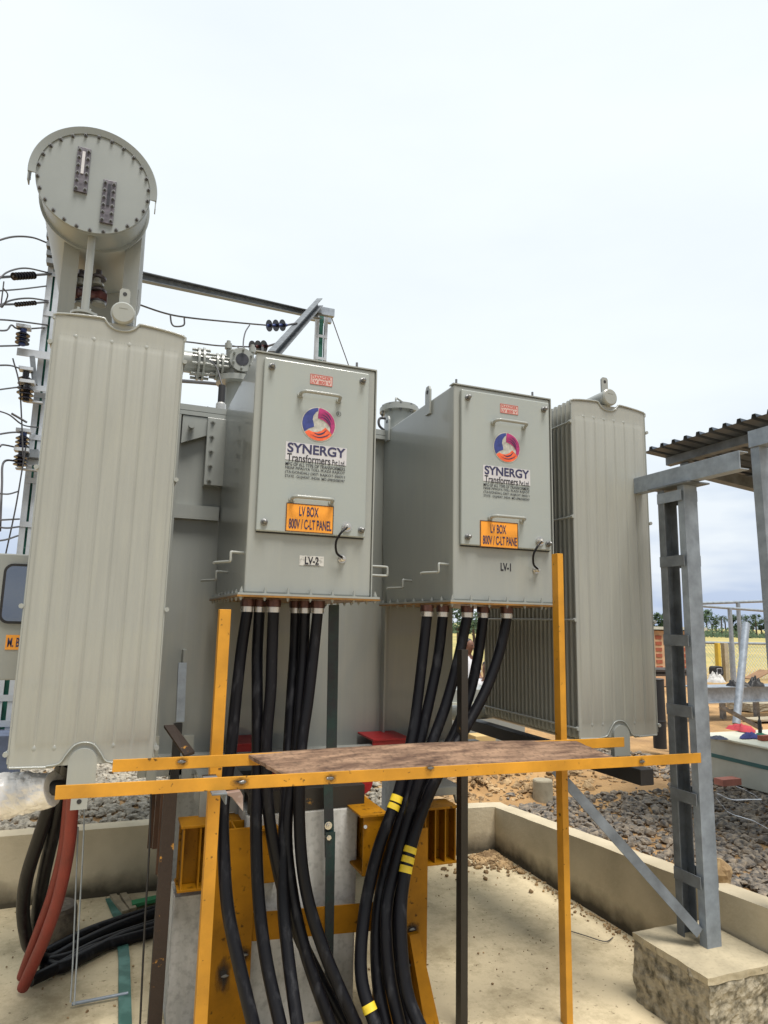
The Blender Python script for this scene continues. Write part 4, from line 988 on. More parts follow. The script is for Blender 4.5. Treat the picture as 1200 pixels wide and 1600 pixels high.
# ================================================================== RIGHT COLUMN ON BLOCK
mb = MB(); bx0, bx1, by0, by1, bzt = 2.50, 2.945, 2.44, 2.90, .306
nb_ = 10
def rough_box(x0, x1, y0, y1, z0, z1, n=12, amp=.008):
    mb = MB()
    def face(o, u, v, nu, nv):
        nrm = u.cross(v).normalized(); base_ = len(mb.v)
        for j in range(nv+1):
            for i in range(nu+1):
                p = o+u*(i/nu)+v*(j/nv); dn = V((mnoise.noise(p*14), mnoise.noise(p*14+V((9,0,0))), mnoise.noise(p*14+V((0,9,0)))))*amp + V((mnoise.noise(p*45), mnoise.noise(p*45+V((7,0,0))), 0))*amp*.6
                if abs(p.z-z1) < 1e-4: dn.z *= .3
                mb.v.append(p+dn)
        for j in range(nv):
            for i in range(nu):
                b = base_+j*(nu+1)+i; mb.f.append((b, b+1, b+nu+2, b+nu+1)); mb.sm.append(False)
    X = V((x1-x0,0,0)); Y = V((0,y1-y0,0)); Z = V((0,0,z1-z0)); o = V((x0,y0,z0))
    face(o, X, Z, n, n); face(o+Y+X, -X, Z, n, n); face(o+Y, -Y, Z, n, n); face(o+X, Y, Z, n, n); face(o+Z, X, Y, n, n)
    return mb
ft = thing('concrete_footing', 'rough cast concrete footing block under the galvanised column at right', 'footing', (2.72, 2.67, 0))
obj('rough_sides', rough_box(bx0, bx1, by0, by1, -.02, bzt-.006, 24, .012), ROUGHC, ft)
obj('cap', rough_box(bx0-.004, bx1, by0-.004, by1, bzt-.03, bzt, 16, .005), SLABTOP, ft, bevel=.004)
cl = thing('galvanised_column', 'galvanised twin-channel column with battens on the concrete footing at right', 'column', (2.75, 2.7, bzt))
ztc = 2.545
def channel(mb, x0, x1, ywall, sgn, z0, z1, fl_=.045, t=.006):
    mb.prism([(x0, ywall, z0), (x1, ywall, z0), (x1, ywall+sgn*fl_, z0), (x1-t, ywall+sgn*fl_, z0), (x1-t, ywall+sgn*t, z0), (x0+t, ywall+sgn*t, z0), (x0+t, ywall+sgn*fl_, z0), (x0, ywall+sgn*fl_, z0)], (0,0,z1-z0))
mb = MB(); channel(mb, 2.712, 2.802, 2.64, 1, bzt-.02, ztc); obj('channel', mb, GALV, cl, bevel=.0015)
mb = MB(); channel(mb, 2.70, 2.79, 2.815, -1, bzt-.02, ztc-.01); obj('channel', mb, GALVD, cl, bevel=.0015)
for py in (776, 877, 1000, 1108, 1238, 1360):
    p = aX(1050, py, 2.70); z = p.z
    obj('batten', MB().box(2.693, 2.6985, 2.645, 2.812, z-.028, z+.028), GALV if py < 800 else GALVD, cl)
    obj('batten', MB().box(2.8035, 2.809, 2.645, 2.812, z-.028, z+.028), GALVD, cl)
mb = MB().box(2.675, 2.83, 2.58, 2.86, ztc, ztc+.008); obj('cap_plate', mb, GALVD, cl)
mb = MB(); y0, y1 = 2.281, 3.9; z0 = ztc+.009
mb.prism([(2.70, y0, z0), (2.70, y0, z0+.09), (2.76, y0, z0+.09), (2.76, y0, z0+.084), (2.706, y0, z0+.084), (2.706, y0, z0+.006), (2.76, y0, z0+.006), (2.76, y0, z0)], (0, y1-y0, 0))
obj('top_beam', mb, GALV, cl, bevel=.0015)
# diagonal brace from column foot to platform
p0 = V((2.69, 2.66, .37)); p1 = aY(868, 1203, 2.93)
d = (p1-p0).normalized(); u = V((0,1,0)); v = d.cross(u).normalized()
mb = MB().sweep(p0, p1, [(0,-.025),(.006,-.025),(.006,.025),(0,.025)], u, v); mb.sweep(p0, p1, [(.0065,-.025),(.04,-.025),(.04,-.02),(.0065,-.02)], u, v)
obj('diagonal_brace', mb, GALVD, label='galvanised angle brace rising diagonally from the column foot', cat='brace')
# black beam under right radiator bank
a = aX(735, 1137, 2.42); b = aX(1001, 1203, 2.42)
mb = MB().box(2.42, 2.50, b.y, 4.6, 1.04, 1.115)
obj('black_beam', mb, DARKST, label='black steel beam running under the right radiator bank', cat='beam', bevel=.003)
mb = MB()
# ================================================================== SHED AT RIGHT
sh = thing('steel_shed', 'open galvanised shed with dark corrugated roof at the right edge', 'shed', (5, 4, .4))
SZ = 3.2; e0 = aZ(1008, 708, SZ); e1 = aZ(1235, 632, SZ)
xe = (e0.x+aZ(1200,644,SZ).x)/2
mb = MB(); nr = 0; slope = -.08; y = e0.y+.0; W2 = 3.2
yy0, yy1 = 1.6, e0.y
per = .118; ny = int((yy1-yy0)/per); prof = []
for k in range(ny):
    y = yy1-k*per
    prof += [(y, 0), (y-.072, 0), (y-.080, .028), (y-.106, .028), (y-.114, 0)]
prof.append((yy1-ny*per, 0))
vs = []
for (y, dz) in prof:
    vs += [(xe, y, SZ+dz), (xe+W2, y, SZ+dz+slope*W2*-1*-1)]
mb.add(vs, [(2*i, 2*i+1, 2*i+3, 2*i+2) for i in range(len(prof)-1)])
vs2 = [(x, y, z+.002) for x, y, z in vs]; mb.add(vs2, [(2*i, 2*i+2, 2*i+3, 2*i+1) for i in range(len(prof)-1)])
obj('roof', mb, ROOFM, sh)
for (xo, m_) in ((.22, GALVD), (1.1, GALVD), (2.0, GALVD), (2.9, GALVD)):
    zz = SZ+slope*xo-.004
    mb = MB().prism([(xe+xo, yy0+.1, zz), (xe+xo+.05, yy0+.1, zz-.008), (xe+xo+.05, yy0+.1, zz-.07), (xe+xo, yy0+.1, zz-.065)], (0, yy1-yy0-.12, 0)); obj('purlin', mb, m_, sh)
for yy in (yy1-.22, 2.3):
    mb = MB().prism([(xe+.25, yy, SZ+slope*.25-.076), (xe+W2-.2, yy, SZ+slope*(W2-.2)-.076), (xe+W2-.2, yy, SZ+slope*(W2-.2)-.2), (xe+.25, yy, SZ+slope*.25-.16)], (0, .08, 0)); obj('rafter', mb, GALVD, sh)
for (x, y) in ((xe+2.6, yy1-.2), (xe+2.6, 2.32)):
    obj('shed_column', MB().box(x, x+.09, y, y+.09, .3, SZ+slope*2.6-.19), GALV, sh)
# nearer pale frame at right edge
pc = aY(1171, 683, 3.0); 
cn = thing('galvanised_column', 'pale galvanised column with top beam cut by the right edge', 'column', (3.3, 2.2, .45))
Yp = 2.35; a = aY(1186, 700, Yp); x0 = a.x; ztp = a.z+.01
mb = MB(); mb.prism([(x0+.03, Yp, .35), (x0+.15, Yp, .35), (x0+.15, Yp+.05, .35), (x0+.144, Yp+.05, .35), (x0+.144, Yp+.006, .35), (x0+.036, Yp+.006, .35), (x0+.036, Yp+.05, .35), (x0+.03, Yp+.05, .35)], (-.03, 0, ztp-.35)); obj('channel', mb, GALV, cn, bevel=.0015)
t0 = aX(1171, 684, x0-.0); mb = MB(); y0 = 1.5; y1 = t0.y; z0 = ztp+.002
mb.prism([(x0-.01, y0, z0), (x0-.01, y0, z0+.085), (x0+.06, y0, z0+.085), (x0+.06, y0, z0+.079), (x0-.004, y0, z0+.079), (x0-.004, y0, z0+.006), (x0+.06, y0, z0+.006), (x0+.06, y0, z0)], (0, y1-y0, 0)); obj('top_beam', mb, GALV, cn)

# ================================================================== LATTICE POLES AND LINE GEAR
def lattice_pole(name, x, y, z0, z1, label, wdt=.2, step=.42):
    r = thing(name, label, 'pole', (x+wdt/2, y, z0), 'channel poles of the switchyard structure')
    mb = MB(); cwid = .045
    for xx, s in ((x, 1), (x+wdt, -1)):
        mb = MB(); mb.prism([(xx, y, z0), (xx+s*cwid*1.15, y, z0), (xx+s*cwid*1.15, y+.006, z0), (xx+s*.006, y+.006, z0), (xx+s*.006, y+.1, z0), (xx+s*cwid, y+.1, z0), (xx+s*cwid, y+.106, z0), (xx, y+.106, z0)], (0,0,z1-z0)); obj('channel', mb, POLE, r)
    z = z0+.15+step; bt0 = obj('batten', MB().box(x+.002, x+wdt-.002, y-.007, y-.001, z0+.15, z0+.20), POLE, r); o_ = ORG[bt0].copy()
    while z < z1: dup(bt0, o_+V((0,0,z-z0-.15)), r); z += step
    mb = MB(); z = z0+.2
    n = int((z1-z0)/.2)
    for k in range(n):
        j = .006*mnoise.noise(V((k*.8, x, 0))); zz = z0+.1+k*(z1-z0-.1)/n
        mb.box(x+wdt*.33+j, x+wdt*.68+j, y+.05, y+.056, zz, zz+(z1-z0-.1)/n-.001)
    obj('green_marking', mb, POLEGR, r)
    return r
YP = 7.0
p = aY(33, 780, YP); q = aY(60, 780, YP)
P1 = lattice_pole('lattice_pole', p.x+.01, YP, .35, 5.75, 'tall twin-channel pole with green stripe beside the left radiator', q.x-p.x-.02)
pxl = p.x; pxr = q.x
p = aY(493, 540, 11); q = aY(511, 540, 11)
P2 = lattice_pole('lattice_pole', p.x, 11, .35, 7.25, 'far twin-channel pole with green stripe rising behind the left cable box', q.x-p.x)
mb = MB(); a = aY(487, 480, 10.95); b = aY(520, 498, 10.95); obj('cap_bracket', MB().box(a.x, b.x, 10.85, 10.93, b.z, a.z), GALV, P2); obj('cap_bracket', MB().box(a.x+.05, b.x+.03, 11.12, 11.2, b.z, a.z), GALV, P2)
# cross members between the poles
def bar(name, p0, p1, w_, h_, m, label, cat, group=None, par=None):
    p0 = V(p0); p1 = V(p1); d = (p1-p0).normalized(); u = V((0,0,1)); s_ = d.cross(u).normalized(); u = s_.cross(d)
    mb = MB().sweep(p0, p1, [(-w_/2,-h_/2),(w_/2,-h_/2),(w_/2,-h_/2+.01),(-w_/2+.01,-h_/2+.01),(-w_/2+.01,h_/2-.01),(w_/2,h_/2-.01),(w_/2,h_/2),(-w_/2,h_/2)], s_, u)
    return obj(name, mb, m, par, label if not par else None, cat if not par else None, group)
bar('crossarm', aY(150, 417, 7.2), aY(500, 494, 10.9), .10, .10, GALVD, 'long steel crossarm running from behind the conservator to the far pole', 'crossarm')
bar('crossarm', aY(425, 556, 8.4), aY(500, 472, 10.8), .10, .13, GALVD, 'diagonal steel crossarm meeting the far pole top', 'crossarm')
def wire(pl, Ys, r=.008, label='', name='overhead_wire'):
    n = len(pl); P = [aY(px, py, Ys[0]+(Ys[1]-Ys[0])*i/(n-1)) for i, (px, py) in enumerate(pl)]
    obj(name, MB().tube(P, r, 6, 8), WIRE, label=label, cat='wire', group='overhead wires of the switchyard')
wire([(150,452),(212,474),(260,490),(300,497),(370,504),(415,508)], (7.5, 9.2), .011, 'upper wire from behind the conservator to the blue disc insulator string')
wire([(266,491),(268,505),(274,510),(287,508),(288,497)], (8,8), .010, 'small square jumper loop hanging on the upper wire')
wire([(150,525),(250,534),(290,534),(340,540),(392,542)], (7.5, 9), .010, 'lower wire ending at the disc insulators above the left box')
wire([(390,508),(383,520),(380,540),(384,560),(392,580)], (9.1, 7.5), .009, 'jumper curving down from the upper wire to the bushings')
wire([(340,540),(368,541),(378,552),(390,570),(396,590)], (9, 7), .008, 'short jumper dropping behind the valve pipe')
wire([(517,493),(530,530),(546,575),(560,620)], (11, 12), .010, 'thin stay wire slanting down from the far pole top')
wire([(280,595),(330,599),(395,606)], (7.5, 9), .022, 'thick grey conduit line behind the valve pipe')
wire([(-10,378),(20,370),(50,371),(75,380)], (6.5,7), .009, 'topmost jumper arching into the left pole')
wire([(-10,434),(20,432),(80,428)], (6.2,7), .012, 'wire carrying the upper glass insulator string')
wire([(-5,440),(12,425),(40,419),(75,426)], (6.2,7), .008, 'jumper arching over the upper insulator string')
wire([(-10,476),(30,475),(75,472)], (6.2,7), .010, 'wire carrying the lower insulator string')
wire([(-5,482),(15,470),(45,466),(75,470)], (6.2,7), .008, 'jumper arching over the lower insulator string')
wire([(-10,499),(20,501),(75,508)], (6.2,7), .008, 'wire crossing just above the upper post insulator')
wire([(-10,516),(10,516),(18,508),(30,514),(70,512)], (6.2,7), .008, 'looped jumper by the upper post insulator')
wire([(-10,541),(30,540)], (6.2,6.8), .008, 'wire ending at the first crossarm of the left pole')
wire([(-10,571),(15,571),(32,576)], (6.2,6.8), .008, 'wire ending under the first crossarm of the left pole')
wire([(-10,680),(15,676),(34,675)], (6.2,6.8), .008, 'wire ending at the middle post insulator of the left pole')
wire([(0,698),(5,695),(30,700)], (6.4,6.8), .008, 'short jumper under the middle post insulator')
wire([(0,830),(3,760),(6,722),(30,721)], (6.4,6.8), .010, 'bent conduit dropping from the lower crossarm')
wire([(-10,813),(30,811)], (6.2,6.9), .008, 'upper of three wires low on the left pole')
wire([(-10,822),(10,825),(30,823)], (6.2,6.9), .008, 'middle of three wires low on the left pole')
wire([(-10,846),(10,843),(28,837)], (6.2,6.9), .008, 'lowest of three wires low on the left pole')
wire([(40,700),(25,790),(8,870)], (6.7,6.7), .007, 'thin stay wire running down beside the left pole')
wire([(18,646),(42,660)], (6.7,6.7), .010, 'short arcing rod sticking out left of the pole')
wire([(5,450),(12,462),(2,480),(6,440)], (6.3,6.4), .006, 'small drooping jumper at the left edge')
wire([(-10,455),(30,452),(72,447)], (6.2,7), .007, 'thin wire between the two insulator strings at left')
wire([(-10,610),(20,606),(40,604)], (6.2,6.8), .007, 'thin wire ending at the second crossarm of the left pole')
wire([(-10,640),(14,648),(36,664),(60,668)], (6.3,7), .007, 'slack thin wire crossing below the second crossarm')
wire([(20,560),(30,600),(34,660),(36,716)], (6.7,6.7), .007, 'thin vertical connecting rod beside the post insulators')
wire([(-10,770),(12,772),(28,768)], (6.2,6.9), .007, 'thin wire above the three low wires at left')
# disc insulator strings
def discs(p0, p1, n, r, mcore, label):
    p0 = V(p0); p1 = V(p1); d = (p1-p0); L = d.length; d.normalize()
    root = thing('disc_insulator', label, 'insulator', p0, 'insulators of the switchyard line')
    obj('core', MB().cyl(p0, p1, r*.28, None, 10), mcore, root)
    for k in range(n):
        c = p0+d*L*(k+.3)/n
        obj('disc', MB().stack(c, d, [(0,r*.3),(0,r),(r*.12,r),(r*.4,r*.35)], 16), PORC, root)
discs(aY(417,509,9.2), aY(448,508,9.3), 3, .085, BLUEI, 'blue-cored disc insulator string on the upper wire')
wire([(448,508),(464,505)], (9.3,9.4), .015, 'steel link between the blue insulator string and the crossarm')
discs(aY(391,542,8.9), aY(418,541,9.0), 3, .085, PORCR, 'brown disc insulator string just above the left cable box')
wire([(418,541),(434,536)], (9.0,9.1), .015, 'steel link between the brown insulator string and the crossarm')
discs(aY(20,432,6.4), aY(55,430,6.6), 8, .035, STEEL, 'thin ribbed insulator on the upper left wire')
discs(aY(24,476,6.4), aY(57,473,6.6), 8, .022, STEEL, 'slim pale insulator on the lower left wire')
# post insulators and crossarms on pole 1
def post_ins(px, pyt, pyb, Y, label, core=BLUEI, par=None):
    t = aY(px, pyt, Y); b = aY(px, pyb, Y); b = V((t.x, Y, b.z)); h = t.z-b.z
    root = thing('post_insulator', label, 'insulator', b, 'insulators of the switchyard line')
    obj('core', MB().cyl(b, (b.x, b.y, t.z), .028, None, 10), core, root)
    mb = MB(); n = max(3, int(h/.06))
    for k in range(n): mb.stack((b.x, b.y, b.z+h*.12+k*h*.72/n), (0,0,1), [(0,.03),(.0,.062),(.008,.062),(.03,.03)], 14)
    obj('sheds', mb, PORC, root)
    obj('cap', MB().box(b.x-.06, b.x+.06, Y-.05, Y+.05, t.z, t.z+.03), POLE, root)
post_ins(37, 514, 540, 6.8, 'dark post insulator standing on the top crossarm of the left pole')
post_ins(41, 580, 620, 6.8, 'long dark post insulator hanging under the top crossarm', PORC)
post_ins(37, 676, 702, 6.8, 'dark post insulator above the lower crossarm of the left pole')
post_ins(34, 706, 730, 6.75, 'squat post insulator at the lower crossarm of the left pole', PORC)
post_ins(43, 600, 628, 6.7, 'short post insulator on the second crossarm of the left pole', PORC)
def arm(px0, px1, py0, py1, Y, label):
    a = aY(px0, py0, Y); b = aY(px1, py1, Y)
    mb = MB().box(a.x, b.x, Y, Y+.01, b.z, a.z); mb.box(a.x, b.x, Y+.0105, Y+.08, a.z-.01, a.z)
    obj('crossarm', mb, POLE, label=label, cat='crossarm', group='short crossarms on the left pole')
arm(27, 78, 543, 562, 6.9, 'top short crossarm on the left pole'); arm(45, 72, 600, 612, 6.9, 'second short crossarm on the left pole')
arm(30, 66, 716, 728, 6.9, 'lower short crossarm on the left pole'); arm(24, 66, 730, 736, 6.85, 'thin angle under the lower crossarm of the left pole')
arm(40, 66, 624, 630, 6.9, 'thin angle under the second crossarm of the left pole')
obj('isolator_arm', MB().prism([aY(46,556,6.8), aY(54,556,6.8), aY(58,600,6.8), aY(50,600,6.8)], (0,.05,0)), GALVD, P1); mb = MB().prism([aY(30,702,6.8), aY(60,702,6.8), aY(60,715,6.8), aY(30,713,6.8)], (0,.12,0))
obj('isolator_arm', mb, GALVD, P1)
mb = MB().box(aY(74,400,7).x, aY(80,400,7).x, 6.95, 7.0, aY(76,412,7).z, aY(76,370,7).z)
for py in (358, 372, 386, 400, 412): 
    c = aY(82, py, 6.95); mb.box(c.x-.05, c.x+.06, 6.9, 6.98, c.z-.02, c.z+.03)
obj('isolator_head', mb, GALVD, P1)
# second lattice leg seen low at the left edge
p = aY(2, 1100, 6.2); q = aY(14, 1100, 6.2)
mb = MB().box(p.x-.5, q.x+.1, 6.0, 6.5, .3, aY(5,1147,6.0).z); mb = rough_box(p.x-.5, q.x+.1, 6.0, 6.5, .3, aY(5,1150,6.0).z, 8, .01)
P3 = lattice_pole('lattice_pole', aY(-8,1100,6.3).x, 6.3, .55, 1.75, 'lower length of green-striped channel pole below the marshalling box', .14, .2)
obj('concrete_base', mb, mat('bluish_base_concrete', (.13,.16,.24), .9, var=.2), P3)

# ================================================================== LEFT FLOOR ITEMS
def fcable(name, pl, Y0, r, m, label, cat, group, kfloor):
    """pl: pixels; the first kfloor points hang (depth eased), the rest lie on the slab"""
    hang = pl[:kfloor]; flo = pl[kfloor:]; F = [aZ(px, py, r+.004) for px, py in flo]; Y1 = F[0].y; n = len(hang)
    P = [aY(px, py, Y0+(Y1-Y0)*(i/n)) for i, (px, py) in enumerate(hang)] + F
    root = thing(name, label, cat, F[0], group); obj('sheath', MB().tube(P, r, 12, 10), m, root)
LG = 'cables hanging at the left below the radiator'
fcable('black_cable', [(100,1190),(90,1222),(64,1300),(42,1370),(36,1420),(40,1458),(48,1482),(75,1500),(120,1478),(180,1450),(250,1424)], 3.35, .03, RUB, 'outer black cable looping down to the slab at far left', 'cable', LG, 7)
fcable('black_cable', [(108,1190),(100,1225),(86,1290),(70,1360),(61,1410),(58,1450),(66,1494),(90,1512),(140,1490),(190,1465),(250,1446)], 3.3, .03, RUB, 'inner black cable looping down beside the red ones', 'cable', LG, 6)
fcable('red_cable', [(120,1200),(114,1245),(108,1320),(92,1400),(72,1460),(55,1500),(36,1543)], 3.25, .027, REDC, 'thicker red cable in front, ending on the slab', 'cable', LG, 6)
fcable('red_cable', [(112,1200),(107,1250),(98,1330),(80,1400),(60,1455),(45,1495),(34,1526)], 3.35, .023, REDC, 'thinner red cable just behind the thick one', 'cable', LG, 6)
FG = 'black cables lying on the slab at left'
for pl, lab in (([(70,1490),(120,1464),(170,1444),(255,1418)], 'uppermost black cable lying on the slab at left'), ([(62,1506),(110,1495),(165,1470),(255,1440)], 'middle black cable lying on the slab at left'), ([(48,1532),(90,1512),(150,1482),(255,1452)], 'lowest black cable lying on the slab, nearest the viewer')):
    P = [aZ(px, py, .034) for px, py in pl]
    P += [V((P[-1].x+.25, P[-1].y+.08, .034))]
    obj('black_cable', MB().tube(P, .028, 12, 10), RUB, label=lab, cat='cable', group=FG)
# rubber strip on the slab
P = [aZ(172,1405,.01), aZ(188,1440,.01), aZ(194,1500,.01), aZ(196,1640,.01)]; mb = MB()
for (a, b) in zip(P[:-1], P[1:]):
    mb.sweep(a, b, [(-.028,0),(.028,0),(.028,.008),(-.028,.008)], (1,0,0), (0,0,1))
obj('green_strip', mb, GREENP, label='flat green painted steel strip lying on the slab at left', cat='strip')
mb = MB().prism([aZ(205,1412,.02), aZ(252,1402,.02), aZ(252,1408,.02), aZ(206,1419,.02)], (0,0,.02)); obj('green_bar', mb, mat('bright_green_paint', (.03,.22,.09), .5), label='short bright green bar on the slab by the kerb wall', cat='bar')
mb = MB()
for (pa, pb) in (((176,1402),(196,1428)), ((192,1400),(208,1424))): 
    a = aZ(*pa, .015); b = aZ(*pb, .015); d = (b-a).normalized(); s_ = d.cross(V((0,0,1))); mb.sweep(a, b, [(-.02,0),(.02,0),(.02,.02),(-.02,.02)], s_, (0,0,1))
obj('timber_offcut', mb, mat('grey_timber', (.3,.25,.17), .9, var=.2, scale=12), label='two grey timber offcuts nailed crosswise near the kerb wall', cat='timber')
c = aZ(79, 1468, 0); mb = MB().stack((c.x, c.y+.05, -.01), (0,0,1), [(0,.128),(.04,.13),(.15,.125),(.17,.115),(.17,.02)], 26)
obj('concrete_stump', mb, mat('dark_stump_concrete', (.10,.08,.06), .95, c2=(.22,.18,.13), scale=9, bump=.6), label='dark round concrete stump on the slab behind the red cables', cat='stump')
# foil wrapped duct
a = aY(-120, 1262, 3.35); b = aY(84, 1232, 3.1)
mb = MB(); n = 40; rr = lambda t: (.108-.042*t)*(1+.10*mnoise.noise(V((t*11, 0, 0))))
mb.tube([a, a.lerp(b, .35)+V((0,0,.006)), a.lerp(b, .7)+V((0,0,-.004)), b], rr, 48, 30)
ax_ = (b-a).normalized(); nv_ = []
for v_ in mb.v:
    p = V(v_); c = a+ax_*((p-a).dot(ax_)); q = p-c; k = 1+.16*mnoise.noise(p*16)+.10*abs(mnoise.noise(p*34)); nv_.append(tuple(c+q*k))
mb.v = nv_; mb.sm = [False]*len(mb.f)
fd = thing('foil_duct', 'silver foil-wrapped cable duct entering from the left edge', 'duct', a)
obj('foil_wrap', mb, FOIL, fd); obj('cable_end', MB().tube([b-V((.02,0,0)), b+V((.02,.01,.0)), b+V((.05,.03,-.01)), b+V((.065,.06,-.03))], .03, 14, 6), GASKET, fd)
# hanging wires
for pl, Ya, lab, nm in (([(122,1292),(118,1400),(114,1500),(110,1566)], 3.5, 'thin tan wire hanging from the radiator, left of the pair', 'hanging_wire'), ([(132,1255),(130,1320),(124,1430),(116,1570)], 3.4, 'thin pale wire hanging from the radiator, right of the pair', 'hanging_wire')):
    P = [aY(px, py, Ya) for px, py in pl]; obj(nm, MB().tube(P, .0035, 6, 6), GALV, label=lab, cat='wire', group='thin wires hanging at left')
P = [aY(236,1236,3.3), aY(233,1330,3.3), aY(226,1450,3.3), aY(217,1640,3.3)]; obj('hanging_wire', MB().tube(P, .0045, 6, 6), DARKST, label='thin black wire hanging beside the flaking upright', cat='wire', group='thin wires hanging at left')
a = aZ(112, 1569, .02); b = aZ(200, 1552, .02); obj('steel_rod', MB().cyl(a, b, .008, None, 8), GALV, label='short steel rod lying across to the green strip', cat='rod')
a = aZ(892, 1455, .01); P = [a, aZ(915,1462,.012), aZ(945,1471,.012), aZ(958,1465,.012)]; obj('loose_wire', MB().tube(P, .003, 6, 6), WIRE, label='short loose wire on the slab right of the yellow post', cat='wire')
# burnt clamp bars in front of the tank, left of the yellow post
a = aY(285, 1035, 3.55); b = aY(285, 1130, 3.55)
hb = thing('scorched_bracket', 'scorched grey steel bar with dark welded plate before the tank at left', 'bracket', (b.x, 3.55, b.z))
mb = MB().prism([aY(279,1036,3.55), aY(292,1036,3.55), aY(288,1128,3.55), aY(275,1128,3.55)], (0,.03,0)); obj('bar', mb, GALV, hb)
mb = MB().prism([aY(256,1137,3.5), aY(272,1136,3.5), aY(304,1178,3.3), aY(288,1184,3.3)], (0,.0,.012)); obj('plate', mb, FLAKE, hb)
mb = MB().box(a.x-.02, a.x+.02, 3.54, 3.57, 1.0, b.z); obj('stub', mb, DARKST, hb)

# ================================================================== BACKGROUND RIGHT
def bgd(px, py, z=.4): return aZ(px, py, z)
# concrete test cylinder on the mound
c = aZ(848, 1226, .45); mb = MB().stack((c.x, c.y, gh(c.x, c.y)-.03), (0,0,1), [(0,.085),(.18,.083),(.19,.078)], 22); obj('concrete_cylinder', mb, CONC, label='short grey concrete cylinder standing on the sand mound', cat='cylinder')
c = aZ(1140, 1383, .47); mb = MB(); n = 14
for j in range(9):
    for i in range(n):
        t = math.pi*j/8; a = 2*math.pi*i/n; p = V((math.sin(t)*math.cos(a), math.sin(t)*math.sin(a), math.cos(t))); k = 1+.3*mnoise.noise(p*1.6+V((3,1,4)))
        mb.v.append((c.x+p.x*.055*k, c.y+.05+p.y*.05*k, c.z+.045+p.z*.068*k))
for j in range(8):
    for i in range(n): mb.f.append((j*n+i, (j+1)*n+i, (j+1)*n+(i+1) % n, j*n+(i+1) % n)); mb.sm.append(False)
obj('boulder', mb, BOULD, label='tan boulder lying on the gravel right of the column', cat='rock')
# pale container with teal line
zt_ = .745
ct = thing('storage_container', 'long pale grey-green metal container with a teal line, lying on the gravel', 'container', (6, 4.4, .42))
obj('body', MB().box(5.5, 6.75, 3.0, 5.28, .36, zt_-.002), CONT, ct, bevel=.008)
obj('teal_band', MB().box(5.494, 5.499, 3.0, 5.28, .565, .60), TEAL, ct)
obj('lid', MB().box(5.47, 6.8, 2.98, 5.32, zt_, zt_+.022), mat('cream_lid_paint', (.62,.62,.50), .5, var=.08, scale=4), ct, bevel=.006)
# things on its lid
def heap(px, py, w_, d_, h_, m, name, label, cat, seed, zt=None, Y=None):
    c = aZ(px, py, zt if zt else zt_+.03); mb = MB(); n = 30; rings = 12
    for j in range(rings+1):
        r = j/rings
        for i in range(n):
            a = 2*math.pi*i/n; k = 1+.6*mnoise.noise(V((math.cos(a)*1.3+seed, math.sin(a)*1.3, 0)))
            z = h_*(1-r*r)*(.8+.6*mnoise.noise(V((r*4*math.cos(a), r*4*math.sin(a), seed)))+.16*mnoise.noise(V((r*11*math.cos(a), r*11*math.sin(a), seed))))
            mb.v.append((c.x+w_*r*k*math.cos(a), c.y+d_*r*k*math.sin(a), c.z+max(z, 0)))
    for j in range(rings):
        for i in range(n): mb.f.append((j*n+i, (j+1)*n+i, (j+1)*n+(i+1) % n, j*n+(i+1) % n)); mb.sm.append(True)
    obj(name, mb, m, label=label, cat=cat)
heap(1160, 1141, .13, .12, .07, CLOTHR, 'red_cloth', 'crumpled red cloth on the pale container', 'cloth', 1)
heap(1172, 1152, .12, .08, .05, CLOTHB, 'blue_cloth', 'crumpled blue cloth on the pale container', 'cloth', 5)
heap(1188, 1152, .09, .07, .04, CLOTHG, 'green_cloth', 'crumpled green cloth on the pale container', 'cloth', 9)
heap(1122, 1154, .10, .07, .03, mat('dark_blue_bag', (.02,.03,.06), .5), 'flat_bag', 'flat dark blue bag at the left end of the container lid', 'bag', 12)
c = aZ(1188, 1148, zt_+.03); obj('black_bottle', MB().stack((c.x, c.y, c.z), (0,0,1), [(0,.018),(.13,.018),(.15,.008),(.18,.008)], 12), GASKET, label='slim black bottle standing on the pale container', cat='bottle')
c = aZ(1194, 1156, zt_+.03); obj('brick', MB().box(c.x-.05, c.x+.08, c.y-.03, c.y+.03, zt_+.026, zt_+.07), BRICK, label='orange brick on the right part of the container lid', cat='brick')
c = aZ(1130, 1222, .43); obj('brick', MB().box(c.x-.11, c.x+.11, c.y-.1, c.y, .42, .475), mat('pinkish_brick', (.5,.2,.15), .85, var=.15), label='pinkish brick lying on gravel at the foot of the container', cat='brick')
# white plastic strips
for pl, lab in (([(1118,1245),(1140,1270),(1170,1280),(1200,1295)], 'long white plastic strap on the gravel, nearest the kerb wall'), ([(1120,1240),(1150,1250),(1190,1248)], 'white plastic strap lying below the pinkish brick'), ([(1150,1228),(1175,1240),(1200,1260)], 'white plastic strap beside the container foot')):
    P = crom([aZ(px, py, .47) for px, py in pl], 6); mb = MB()
    for k in range(len(P)-1):
        s_ = V((.008,.012,0)); h0 = V((0,0,.01*mnoise.noise(P[k]*9))); h1 = V((0,0,.01*mnoise.noise(P[k+1]*9))); mb.add([P[k]-s_+h0, P[k+1]-s_+h1, P[k+1]+s_+h1, P[k]+s_+h0], [(0,1,2,3)])
    obj('plastic_strap', mb, SHIRT, label=lab, cat='strap', group='white straps on the gravel')
